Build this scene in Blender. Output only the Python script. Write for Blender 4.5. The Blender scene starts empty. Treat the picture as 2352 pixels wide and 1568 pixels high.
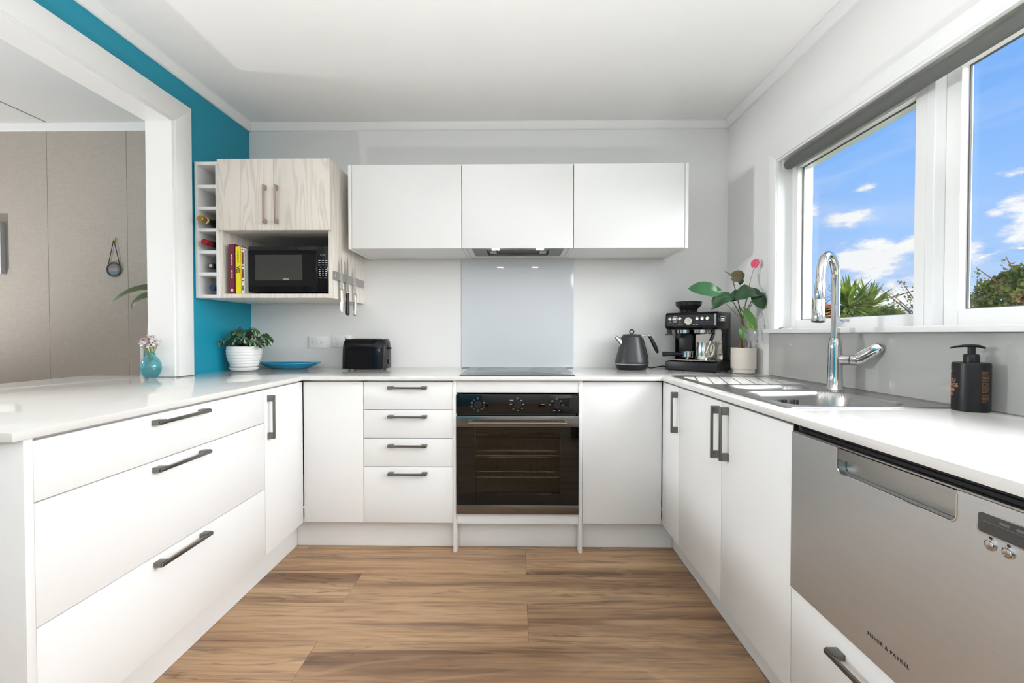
import bpy, bmesh, math, random
from mathutils import Vector, Matrix, Euler, noise as mnoise
R = math.radians
scn = bpy.context.scene
COL = scn.collection
random.seed(7)

# ------------------------------------------------------------------ camera
cam_d = bpy.data.cameras.new('camera')
cam = bpy.data.objects.new('camera', cam_d)
COL.objects.link(cam)
cam_d.sensor_width = 36.0
cam_d.lens = 1007.0 / 2352.0 * 36.0
cam_d.clip_start = 0.02
cam_d.clip_end = 300
cam.location = (0, 0, 1.085)
cam.rotation_euler = (R(90) - math.atan(17 / 1007), 0, math.atan(14 / 1007))
scn.camera = cam

# ------------------------------------------------------------------ view
vs = scn.view_settings
vs.view_transform = 'Standard'
vs.look = 'None'
vs.gamma = 1
vs.use_curve_mapping = False
vs.exposure = 0.08

# ------------------------------------------------------------------ sky
def s2l(c):
    c = c / 255.0
    return c / 12.92 if c <= 0.04045 else ((c + 0.055) / 1.055) ** 2.4
def S(r, g, b): return (s2l(r), s2l(g), s2l(b), 1.0)

def build_world():
    w = bpy.data.worlds.new('sky'); scn.world = w; w.use_nodes = True
    nt = w.node_tree; nt.nodes.clear(); L = nt.links
    def N(t, **k):
        n = nt.nodes.new(t)
        for a, b in k.items(): setattr(n, a, b)
        return n
    def M(op, a, b=None, clamp=False):
        n = N('ShaderNodeMath', operation=op, use_clamp=clamp)
        for i, v in enumerate((a, b)):
            if v is None: continue
            if isinstance(v, (int, float)): n.inputs[i].default_value = v
            else: L.new(v, n.inputs[i])
        return n.outputs[0]
    tc = N('ShaderNodeTexCoord')
    sep = N('ShaderNodeSeparateXYZ'); L.new(tc.outputs['Generated'], sep.inputs[0])
    x, y, z = sep.outputs
    az = M('ARCTAN2', x, y)
    el = M('ARCSINE', z)
    # clear-sky gradient
    ramp = N('ShaderNodeValToRGB'); L.new(M('MULTIPLY', el, 1 / 1.2), ramp.inputs[0])
    e = ramp.color_ramp.elements
    e[0].position = 0.0; e[0].color = S(186, 214, 250)
    e[1].position = 0.12; e[1].color = S(165, 203, 253)
    for p, c in ((0.24, S(143, 192, 255)), (0.42, S(112, 172, 252)), (0.8, S(92, 150, 238))):
        k = e.new(p); k.color = c
    # clouds : broken cumulus, flattened, plus a few named cumulus banks
    comb = N('ShaderNodeCombineXYZ')
    L.new(az, comb.inputs[0]); L.new(M('MULTIPLY', el, 1.9), comb.inputs[1])
    n1 = N('ShaderNodeTexNoise'); n1.inputs['Scale'].default_value = 13; n1.inputs['Detail'].default_value = 8
    n1.inputs['Roughness'].default_value = 0.58; L.new(comb.outputs[0], n1.inputs['Vector'])
    n2 = N('ShaderNodeTexNoise'); n2.inputs['Scale'].default_value = 2.3; n2.inputs['Detail'].default_value = 4
    L.new(comb.outputs[0], n2.inputs['Vector'])
    banks = [(0.712, 0.118, .105, .062), (0.650, 0.055, .04, .020), (0.705, 0.055, .03, .02),
             (0.640, 0.205, .050, .018), (0.660, 0.256, .028, .012), (0.576, .225, .02, .018),
             (0.868, 0.172, .060, .055), (0.815, 0.180, .018, .012), (0.835, .235, .022, .010),
             (0.590, 0.02, .05, .012), (0.96, 0.12, .08, .05), (1.25, 0.14, .12, .06), (0.2, .15, .14, .05),
             (-0.5, .14, .16, .06), (1.8, .15, .14, .05), (2.6, .16, .2, .07), (-1.4, .13, .18, .06), (-2.4, .15, .2, .06)]
    acc = None
    for a, h, wd, ht in banks:
        u = M('DIVIDE', M('SUBTRACT', az, a), wd); v = M('DIVIDE', M('SUBTRACT', el, h), ht)
        b = M('SUBTRACT', 1.0, M('ADD', M('MULTIPLY', u, u), M('MULTIPLY', v, v)))
        acc = b if acc is None else M('MAXIMUM', acc, b)
    acc = M('MAXIMUM', acc, -1.2)
    dens = M('ADD', M('MULTIPLY', acc, 0.42), M('MULTIPLY', M('SUBTRACT', n1.outputs[0], 0.5), 2.6))
    m1 = N('ShaderNodeMapRange'); m1.interpolation_type = 'SMOOTHSTEP'
    L.new(dens, m1.inputs[0]); m1.inputs[1].default_value = 0.02; m1.inputs[2].default_value = 0.42
    # thin cirrus
    c3 = N('ShaderNodeCombineXYZ'); L.new(M('ADD', az, M('MULTIPLY', el, -.5)), c3.inputs[0]); L.new(M('MULTIPLY', el, 4.5), c3.inputs[1])
    n3 = N('ShaderNodeTexNoise'); n3.inputs['Scale'].default_value = 3.2; n3.inputs['Detail'].default_value = 7
    n3.inputs['Distortion'].default_value = .6; L.new(c3.outputs[0], n3.inputs['Vector'])
    m3 = N('ShaderNodeMapRange'); L.new(n3.outputs[0], m3.inputs[0]); m3.inputs[1].default_value = .52; m3.inputs[2].default_value = .8
    m3.inputs[4].default_value = .5
    # cloud colour: white tops, lavender-grey bases
    cr = N('ShaderNodeMix', data_type='RGBA'); L.new(m1.outputs[0], cr.inputs[0])
    cr.inputs[6].default_value = S(214, 222, 246); cr.inputs[7].default_value = S(250, 250, 252)
    mixc = N('ShaderNodeMix', data_type='RGBA'); L.new(m3.outputs[0], mixc.inputs[0])
    L.new(ramp.outputs[0], mixc.inputs[6]); mixc.inputs[7].default_value = S(226, 234, 252)
    mix2 = N('ShaderNodeMix', data_type='RGBA'); L.new(m1.outputs[0], mix2.inputs[0])
    L.new(mixc.outputs[2], mix2.inputs[6]); L.new(cr.outputs[2], mix2.inputs[7])
    bg = N('ShaderNodeBackground'); L.new(mix2.outputs[2], bg.inputs[0]); bg.inputs[1].default_value = 1.0
    out = N('ShaderNodeOutputWorld'); L.new(bg.outputs[0], out.inputs[0])
build_world()

# ------------------------------------------------------------------ sun (hazy daylight that comes in through the window)
sd = bpy.data.lights.new('sun', 'SUN'); sd.energy = 14.0; sd.angle = R(70); sd.color = (1.0, 0.99, 0.975)
sun = bpy.data.objects.new('sun', sd); COL.objects.link(sun)
sun.rotation_euler = Vector((0.86, -0.30, 0.50)).to_track_quat('Z', 'Y').to_euler()
sun.location = (6, -2, 5)
FILL_KITCHEN = 12.0     # emission of the added kitchen fill globes
FILL_DINING = 14.0  # emission of the fill globe added in the dining room

# ================================================================== toolkit
MW = {}
class G:
    def __init__(s): s.bm = bmesh.new(); s.uv = None
    def _join(s, b, M=None):
        if M is not None: b.transform(M)
        me = bpy.data.meshes.new('tmp'); b.to_mesh(me); b.free()
        s.bm.from_mesh(me); bpy.data.meshes.remove(me); return s
    def box(s, x0, x1, y0, y1, z0, z1, bv=0.0, seg=1, M=None):
        b = bmesh.new(); bmesh.ops.create_cube(b, size=1)
        for v in b.verts:
            v.co = Vector(((x0 + x1) / 2 + v.co.x * (x1 - x0), (y0 + y1) / 2 + v.co.y * (y1 - y0), (z0 + z1) / 2 + v.co.z * (z1 - z0)))
        if bv > 0: bmesh.ops.bevel(b, geom=list(b.edges), offset=bv, segments=seg, profile=0.5, affect='EDGES')
        return s._join(b, M)
    def rbox(s, x0, x1, y0, y1, z0, z1, r, axis='z', seg=5, bv=0.0, M=None):
        """box whose four edges along one axis are rounded by r"""
        b = bmesh.new(); bmesh.ops.create_cube(b, size=1)
        for v in b.verts:
            v.co = Vector(((x0 + x1) / 2 + v.co.x * (x1 - x0), (y0 + y1) / 2 + v.co.y * (y1 - y0), (z0 + z1) / 2 + v.co.z * (z1 - z0)))
        i = 'xyz'.index(axis)
        ed = [e for e in b.edges if abs((e.verts[0].co - e.verts[1].co)[i]) > 1e-6]
        bmesh.ops.bevel(b, geom=ed, offset=r, segments=seg, profile=0.5, affect='EDGES')
        if bv > 0:
            ed = [e for e in b.edges if e.is_manifold and e.calc_face_angle(0) > 1.0]
            bmesh.ops.bevel(b, geom=ed, offset=bv, segments=2, profile=0.5, affect='EDGES')
        return s._join(b, M)
    def ring(s, c, u, v, r, seg):
        return [s.bm.verts.new(Vector(c) + u * (math.cos(2 * math.pi * i / seg) * r) + v * (math.sin(2 * math.pi * i / seg) * r)) for i in range(seg)]
    def skin(s, A, B):
        n = len(A)
        for i in range(n): s.bm.faces.new((A[i], A[(i + 1) % n], B[(i + 1) % n], B[i]))
    def cyl(s, p0, p1, r0, r1=None, seg=24, cap=True):
        p0 = Vector(p0); p1 = Vector(p1); r1 = r0 if r1 is None else r1
        d = (p1 - p0).normalized(); u = d.orthogonal().normalized(); v = d.cross(u)
        A = s.ring(p0, u, v, r0, seg); B = s.ring(p1, u, v, r1, seg); s.skin(A, B)
        if cap:
            s.bm.faces.new(A[::-1]); s.bm.faces.new(B)
        return s
    def lathe(s, prof, seg=36, c=(0, 0, 0), M=None):
        g = bmesh.new(); c = Vector(c); prev = None
        for r, z in prof:
            if r < 1e-6: cur = [g.verts.new(c + Vector((0, 0, z)))]
            else: cur = [g.verts.new(c + Vector((math.cos(2 * math.pi * i / seg) * r, math.sin(2 * math.pi * i / seg) * r, z))) for i in range(seg)]
            if prev is not None:
                for i in range(seg):
                    j = (i + 1) % seg
                    if len(prev) == 1 and len(cur) == 1: break
                    if len(prev) == 1: g.faces.new((prev[0], cur[j], cur[i]))
                    elif len(cur) == 1: g.faces.new((prev[i], prev[j], cur[0]))
                    else: g.faces.new((prev[i], prev[j], cur[j], cur[i]))
            prev = cur
        return s._join(g, M)
    def tube(s, pts, rad, seg=12, cap=True, flat=None, up=None):
        pts = [Vector(p) for p in pts]; n = len(pts)
        rad = rad if isinstance(rad, (list, tuple)) else [rad] * n
        T = [(pts[min(i + 1, n - 1)] - pts[max(i - 1, 0)]).normalized() for i in range(n)]
        u = (Vector(up) - T[0] * T[0].dot(Vector(up))).normalized() if up is not None else T[0].orthogonal().normalized()
        prev = None; first = None
        for i in range(n):
            u = (u - T[i] * u.dot(T[i])).normalized(); v = T[i].cross(u)
            fu, fv = (1, 1) if flat is None else flat
            A = [s.bm.verts.new(pts[i] + u * (math.cos(2 * math.pi * k / seg) * rad[i] * fu) + v * (math.sin(2 * math.pi * k / seg) * rad[i] * fv)) for k in range(seg)]
            if prev: s.skin(prev, A)
            else: first = A
            prev = A
        if cap: s.bm.faces.new(first[::-1]); s.bm.faces.new(prev)
        return s
    def prism(s, pts, axis, a, b, bv=0.0, M=None):
        g = bmesh.new()
        def mk(p, t):
            if axis == 'x': return Vector((t, p[0], p[1]))
            if axis == 'y': return Vector((p[0], t, p[1]))
            return Vector((p[0], p[1], t))
        A = [g.verts.new(mk(p, a)) for p in pts]; B = [g.verts.new(mk(p, b)) for p in pts]
        n = len(pts)
        g.faces.new(A[::-1]); g.faces.new(B)
        for i in range(n): g.faces.new((A[i], A[(i + 1) % n], B[(i + 1) % n], B[i]))
        bmesh.ops.recalc_face_normals(g, faces=list(g.faces))
        if bv > 0: bmesh.ops.bevel(g, geom=list(g.edges), offset=bv, segments=2, profile=.5, affect='EDGES')
        return s._join(g, M)
    def grid(s, fn, nu, nv):
        uvl = s.bm.loops.layers.uv.get('UVMap') or s.bm.loops.layers.uv.new('UVMap')
        V = [[s.bm.verts.new(fn(i / nu, j / nv)) for j in range(nv + 1)] for i in range(nu + 1)]
        for i in range(nu):
            for j in range(nv):
                f = s.bm.faces.new((V[i][j], V[i + 1][j], V[i + 1][j + 1], V[i][j + 1]))
                for lp, (a, b) in zip(f.loops, ((i, j), (i + 1, j), (i + 1, j + 1), (i, j + 1))): lp[uvl].uv = (a / nu, b / nv)
        return s
    def mesh(s, me, M):
        b = bmesh.new(); b.from_mesh(me); return s._join(b, M)

def obj(name, g, mat, parent=None, label=None, cat=None, group=None, kind=None, local=False, base=None, smooth=True, angle=38, normals=True):
    bm = g.bm
    if normals: bmesh.ops.recalc_face_normals(bm, faces=list(bm.faces))
    me = bpy.data.meshes.new(name)
    o = bpy.data.objects.new(name, me); COL.objects.link(o)
    if parent is not None:
        if not local: bm.transform(MW[parent].inverted())
        o.parent = parent; MW[o] = MW[parent]
    else:
        if base is None:
            xs = [v.co for v in bm.verts]
            lo = Vector([min(c[i] for c in xs) for i in range(3)]); hi = Vector([max(c[i] for c in xs) for i in range(3)])
            base = Vector(((lo.x + hi.x) / 2, (lo.y + hi.y) / 2, lo.z))
        base = Vector(base); bm.transform(Matrix.Translation(-base)); o.location = base; MW[o] = Matrix.Translation(base)
    bm.to_mesh(me); bm.free()
    if smooth:
        me.shade_smooth(); me.set_sharp_from_angle(angle=R(angle))
    if isinstance(mat, (list, tuple)):
        for m in mat: me.materials.append(m)
    else: me.materials.append(mat)
    tag(o, label, cat, group, kind)
    return o
def tag(o, label=None, cat=None, group=None, kind=None):
    if label: o['label'] = label
    if cat: o['category'] = cat
    if group: o['group'] = group
    if kind: o['kind'] = kind
def thing(name, label, cat, loc=(0, 0, 0), rz=0.0, group=None, kind=None):
    o = bpy.data.objects.new(name, None); COL.objects.link(o)
    o.empty_display_size = .05; o.location = loc; o.rotation_euler = (0, 0, rz)
    MW[o] = Matrix.Translation(Vector(loc)) @ Matrix.Rotation(rz, 4, 'Z')
    tag(o, label, cat, group, kind); return o
def text_g(body, size, M, extrude=0.0003, align='CENTER', wrap=None, spacing=1.0, bold=0.0):
    cu = bpy.data.curves.new('txt', 'FONT'); cu.body = body; cu.size = size; cu.align_x = align; cu.align_y = 'CENTER'
    cu.extrude = extrude; cu.resolution_u = 3; cu.space_character = spacing; cu.offset = bold
    o = bpy.data.objects.new('txt', cu); COL.objects.link(o)
    bpy.context.view_layer.update()
    me = bpy.data.meshes.new_from_object(o.evaluated_get(bpy.context.evaluated_depsgraph_get()))
    bpy.data.objects.remove(o); bpy.data.curves.remove(cu)
    if wrap:                                   # wrap = (radius, centre angle): bend round a vertical cylinder
        r, a0 = wrap
        for v in me.vertices:
            a = a0 + v.co.x / r; rr = r + v.co.z
            v.co = Vector((math.cos(a) * rr, math.sin(a) * rr, v.co.y))
    g = G(); g.mesh(me, M); bpy.data.meshes.remove(me); return g
def MF(origin, xdir, ydir):
    x = Vector(xdir).normalized(); y = Vector(ydir).normalized(); z = x.cross(y)
    m = Matrix.Identity(4)
    for i in range(3): m[i][0] = x[i]; m[i][1] = y[i]; m[i][2] = z[i]; m[i][3] = origin[i]
    return m

# ================================================================== materials
MAT = {}
def mat(name, col, rough=0.5, metal=0.0, spec=0.5, var=0.03, scale=30.0, bump=0.0, bscale=200.0, coat=0.0, aniso=None, **kw):
    m = bpy.data.materials.new(name); m.use_nodes = True; MAT[name] = m
    nt = m.node_tree; b = nt.nodes['Principled BSDF']; L = nt.links
    b.inputs['Roughness'].default_value = rough; b.inputs['Metallic'].default_value = metal
    b.inputs['Specular IOR Level'].default_value = spec; b.inputs['Coat Weight'].default_value = coat
    for k, v in kw.items(): b.inputs[k].default_value = v
    tc = nt.nodes.new('ShaderNodeTexCoord')
    n = nt.nodes.new('ShaderNodeTexNoise'); n.inputs['Scale'].default_value = scale; n.inputs['Detail'].default_value = 3
    mp = nt.nodes.new('ShaderNodeMapping'); L.new(tc.outputs['Object'], mp.inputs[0]); L.new(mp.outputs[0], n.inputs['Vector'])
    if aniso: mp.inputs['Scale'].default_value = aniso
    mx = nt.nodes.new('ShaderNodeMix'); mx.data_type = 'RGBA'
    mx.inputs[6].default_value = tuple(max(0, c * (1 - var)) for c in col[:3]) + (1,)
    mx.inputs[7].default_value = tuple(min(1, c * (1 + var)) for c in col[:3]) + (1,)
    L.new(n.outputs[0], mx.inputs[0]); L.new(mx.outputs[2], b.inputs['Base Color'])
    if bump > 0:
        n2 = nt.nodes.new('ShaderNodeTexNoise'); n2.inputs['Scale'].default_value = bscale; n2.inputs['Detail'].default_value = 4
        L.new(mp.outputs[0], n2.inputs['Vector'])
        bp = nt.nodes.new('ShaderNodeBump'); bp.inputs['Strength'].default_value = bump; bp.inputs['Distance'].default_value = 0.001
        L.new(n2.outputs[0], bp.inputs['Height']); L.new(bp.outputs[0], b.inputs['Normal'])
    return m
white = mat('white_lacquer', (.86, .86, .855), .38, var=.008, scale=3)
white_trim = mat('white_gloss_paint', (.84, .84, .83), .3, var=.01, scale=6)
white_in = mat('white_melamine', (.78, .775, .76), .5, var=.01)
wallp = mat('grey_wall_paint', (.80, .795, .78), .6, var=.012, scale=2.5, bump=.06, bscale=350)
teal = mat('teal_wall_paint', (.004, .285, .415), .5, var=.03, scale=3, bump=.06, bscale=350)
ceilm = mat('ceiling_paint', (.87, .865, .85), .75, var=.02, scale=3, bump=.35, bscale=120)
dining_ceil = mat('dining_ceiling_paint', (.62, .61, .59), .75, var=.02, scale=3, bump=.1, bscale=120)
rear = mat('rear_wall_paint', (.80, .79, .77), .7, var=.02, scale=2)
steel = mat('brushed_steel', (.46, .45, .43), .3, 1.0, var=.12, scale=300, aniso=(1, .02, 1))
steel_dw = mat('brushed_steel_front', (.63, .645, .65), .42, 1.0, var=.05, scale=400, aniso=(1, .01, 1))
sinkm = mat('satin_sink_steel', (.42, .415, .405), .30, 1.0, var=.06, scale=200, aniso=(1, .05, 1))
chrome = mat('chrome', (.62, .62, .62), .05, 1.0, var=.01)
darksteel = mat('gunmetal_handle', (.20, .19, .175), .33, 1.0, var=.05, scale=200)
bronze = mat('brushed_bronze_handle', (.46, .37, .31), .33, 1.0, var=.08, scale=100)
blackg = mat('black_gloss_plastic', (.006, .006, .008), .10, spec=.3, var=.1)
blackm = mat('black_satin_plastic', (.011, .011, .013), .36, spec=.3, var=.15, scale=60)
blackglass = mat('black_oven_glass', (.004, .004, .004), .03, spec=.5, var=.05)
hobglass = mat('cooktop_glass', (.045, .045, .05), .12, spec=.9, var=.05)
dark = mat('dark_gap', (.02, .02, .02), .7)
ovensteel = mat('dark_oven_steel', (.23, .215, .20), .25, 1.0, var=.06, scale=200, aniso=(.02, 1, 1))
greyglass = mat('grey_back_painted_glass', (.60, .63, .655), .04, spec=.5, var=.008, scale=2)
splashR = mat('taupe_back_painted_glass', (.44, .435, .415), .04, spec=.5, var=.008, scale=2)
blindm = mat('grey_roller_blind_fabric', (.115, .118, .110), .75, var=.06, scale=500, bump=.1, bscale=900)
ceramic = mat('white_glazed_ceramic', (.85, .85, .84), .12, var=.01)
potcream = mat('cream_matte_ceramic', (.70, .64, .57), .55, var=.03, scale=40)
bluedish = mat('blue_glazed_ceramic', (.004, .25, .44), .1, var=.35, scale=18, coat=.3)
soil = mat('potting_soil', (.012, .009, .007), .9, var=.6, scale=150, bump=.8, bscale=120)
stemg = mat('green_stem', (.22, .27, .06), .5, var=.2, scale=40)
stemd = mat('brown_stem', (.10, .09, .035), .5, var=.3, scale=40)
leafd = mat('dark_green_leaf', (.018, .062, .022), .3, var=.3, scale=25)
leafl = mat('light_green_leaf', (.10, .24, .05), .35, var=.3, scale=25)
leaflime = mat('lime_edge_leaf', (.30, .42, .10), .4, var=.2, scale=25)
pink = mat('pink_spathe', (.75, .09, .19), .4, var=.15, scale=60)
petal = mat('white_pink_petal', (.90, .84, .83), .6, var=.12, scale=90)
petald = mat('dusky_pink_bud', (.36, .16, .17), .6, var=.2, scale=90)
kettlem = mat('matte_black_kettle', (.028, .029, .032), .36, var=.05, scale=80)
soapm = mat('black_bottle', (.010, .010, .011), .35, spec=.3, var=.1)
copper = mat('copper_print', (.62, .30, .17), .45, .3, var=.1, scale=300)
copperd = mat('fine_copper_print', (.22, .11, .055), .5, .2, var=.5, scale=700, aniso=(1, 1, 4))
plastw = mat('white_switch_plastic', (.82, .82, .81), .3, var=.01)
greyprint = mat('grey_print', (.34, .34, .33), .6)
whiteprint = mat('white_print', (.8, .8, .8), .6)
darkprint = mat('dark_print', (.03, .028, .025), .5)
redbrick = mat('terracotta_roof_tile', (.40, .11, .05), .8, var=.35, scale=6)
housewall = mat('grey_green_wall', (.22, .25, .21), .8, var=.15, scale=4)
ground = mat('lawn_ground', (.08, .12, .035), .9, var=.4, scale=3)
bark = mat('shrub_bark', (.22, .13, .07), .8, var=.3, scale=30)
wirem = mat('black_wire', (.02, .02, .02), .6)
brass = mat('brass', (.6, .38, .10), .3, 1.0)
cordm = mat('leather_cord', (.035, .03, .02), .6)
plaqm = mat('pewter_rim', (.12, .105, .095), .45, .6, var=.3, scale=150)
frame_al = mat('silver_picture_frame', (.40, .40, .39), .45, .3)
paper = mat('white_card', (.80, .80, .79), .7)
pagem = mat('book_pages', (.78, .75, .68), .8, var=.1, scale=200)
frost = mat('frosted_glass', (.6, .6, .58), .4, var=.05)
gold = mat('gold_foil', (.42, .24, .05), .3, .8, var=.3, scale=120)
redfoil = mat('red_foil', (.30, .012, .018), .3, .4, var=.3, scale=150)
blackfoil = mat('black_foil', (.012, .012, .012), .3, var=.3, scale=150)
bluefoil = mat('blue_foil', (.012, .05, .16), .3, .3, var=.3, scale=150)
silverfoil = mat('silver_foil', (.5, .5, .5), .35, .8, var=.3, scale=200)
bottleglass = mat('dark_bottle_glass', (.012, .014, .010), .08, var=.1)
jug = mat('polished_jug_steel', (.70, .68, .63), .13, 1.0, var=.05, scale=200, aniso=(1, 1, .05))

def emis(name, col, st):
    m = bpy.data.materials.new(name); m.use_nodes = True; nt = m.node_tree; nt.nodes.clear()
    e = nt.nodes.new('ShaderNodeEmission'); e.inputs[0].default_value = tuple(col) + (1,); e.inputs[1].default_value = st
    o = nt.nodes.new('ShaderNodeOutputMaterial'); nt.links.new(e.outputs[0], o.inputs[0]); return m
fillmat = emis('kitchen_fill_globe', (.965, .985, 1), FILL_KITCHEN)  # glow of the pendants added as kitchen fill
fillmat2 = emis('dining_fill_globe', (.98, .99, 1), FILL_DINING)  # glow of the pendant added as dining room fill
hoodlamp = emis('hood_light', (1, .98, .94), 30.0)
digits = emis('green_digits', (.55, .8, .35), .35)

def glassy(name, tint=(.97, .98, .98), refl=1.0, rough=0.0, body=None, bodyfac=0.0):
    """clear pane: transparent + fresnel gloss, optionally some body colour"""
    m = bpy.data.materials.new(name); m.use_nodes = True; nt = m.node_tree; nt.nodes.clear(); L = nt.links
    tr = nt.nodes.new('ShaderNodeBsdfTransparent'); tr.inputs[0].default_value = tuple(tint) + (1,)
    gl = nt.nodes.new('ShaderNodeBsdfGlossy'); gl.inputs['Roughness'].default_value = rough
    fr = nt.nodes.new('ShaderNodeLayerWeight'); fr.inputs['Blend'].default_value = .5          # Schlick fresnel, same from both sides
    p5 = nt.nodes.new('ShaderNodeMath'); p5.operation = 'POWER'; p5.inputs[1].default_value = 5.0; L.new(fr.outputs['Facing'], p5.inputs[0])
    sc = nt.nodes.new('ShaderNodeMath'); sc.operation = 'MULTIPLY_ADD'; sc.inputs[1].default_value = .96; sc.inputs[2].default_value = .04; L.new(p5.outputs[0], sc.inputs[0])
    mu = nt.nodes.new('ShaderNodeMath'); mu.operation = 'MULTIPLY'; mu.inputs[1].default_value = refl; mu.use_clamp = True; L.new(sc.outputs[0], mu.inputs[0])
    last = tr.outputs[0]
    if body:
        d = nt.nodes.new('ShaderNodeBsdfDiffuse'); d.inputs[0].default_value = tuple(body) + (1,)
        t2 = nt.nodes.new('ShaderNodeBsdfTranslucent'); t2.inputs[0].default_value = tuple(body) + (1,)
        ms = nt.nodes.new('ShaderNodeMixShader'); ms.inputs[0].default_value = .5; L.new(d.outputs[0], ms.inputs[1]); L.new(t2.outputs[0], ms.inputs[2])
        m2 = nt.nodes.new('ShaderNodeMixShader'); m2.inputs[0].default_value = bodyfac; L.new(last, m2.inputs[1]); L.new(ms.outputs[0], m2.inputs[2]); last = m2.outputs[0]
    mx = nt.nodes.new('ShaderNodeMixShader'); L.new(mu.outputs[0], mx.inputs[0]); L.new(last, mx.inputs[1]); L.new(gl.outputs[0], mx.inputs[2])
    o = nt.nodes.new('ShaderNodeOutputMaterial'); L.new(mx.outputs[0], o.inputs[0]); return m
winglass = glassy('window_glass', refl=.6)
ovenpane = glassy('oven_tinted_pane', (.55, .53, .47), .9)
mwpane = glassy('microwave_tinted_pane', (.25, .25, .25), 1.0, body=(.16, .16, .155), bodyfac=.5)
vaseglass = glassy('aqua_vase_glass', (.74, .93, .95), 1.0, .02, body=(.25, .62, .68), bodyfac=.26)
vasewater = glassy('aqua_water', (.35, .78, .78), .5, .02, body=(.03, .42, .46), bodyfac=.6)
smoke = glassy('smoked_hopper_plastic', (.34, .34, .33), 1.0, .03, body=(.10, .10, .095), bodyfac=.35)
globe = glassy('clear_glass_globe', (.93, .94, .94), 1.6, .0, body=(.75, .75, .75), bodyfac=.12)

def quartz():
    m = mat('speckled_quartz', (.75, .735, .71), .05, spec=.5, var=.02, scale=8); nt = m.node_tree; L = nt.links
    b = nt.nodes['Principled BSDF']; tc = nt.nodes['Texture Coordinate']
    v = nt.nodes.new('ShaderNodeTexVoronoi'); v.inputs['Scale'].default_value = 330; L.new(tc.outputs['Object'], v.inputs['Vector'])
    rp = nt.nodes.new('ShaderNodeValToRGB'); rp.color_ramp.elements[0].position = .05; rp.color_ramp.elements[1].position = .16
    rp.color_ramp.elements[0].color = (1, 1, 1, 1); rp.color_ramp.elements[1].color = (0, 0, 0, 1); L.new(v.outputs['Distance'], rp.inputs[0])
    n = nt.nodes.new('ShaderNodeTexNoise'); n.inputs['Scale'].default_value = 90; L.new(tc.outputs['Object'], n.inputs['Vector'])
    mm = nt.nodes.new('ShaderNodeMath'); mm.operation = 'MULTIPLY'; L.new(rp.outputs[0], mm.inputs[0]); L.new(n.outputs[0], mm.inputs[1])
    mx = nt.nodes.new('ShaderNodeMix'); mx.data_type = 'RGBA'; L.new(mm.outputs[0], mx.inputs[0])
    src = b.inputs['Base Color'].links[0].from_socket; L.new(src, mx.inputs[6]); mx.inputs[7].default_value = (.42, .37, .31, 1)
    L.new(mx.outputs[2], b.inputs['Base Color']); return m
bench = quartz()

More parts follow.
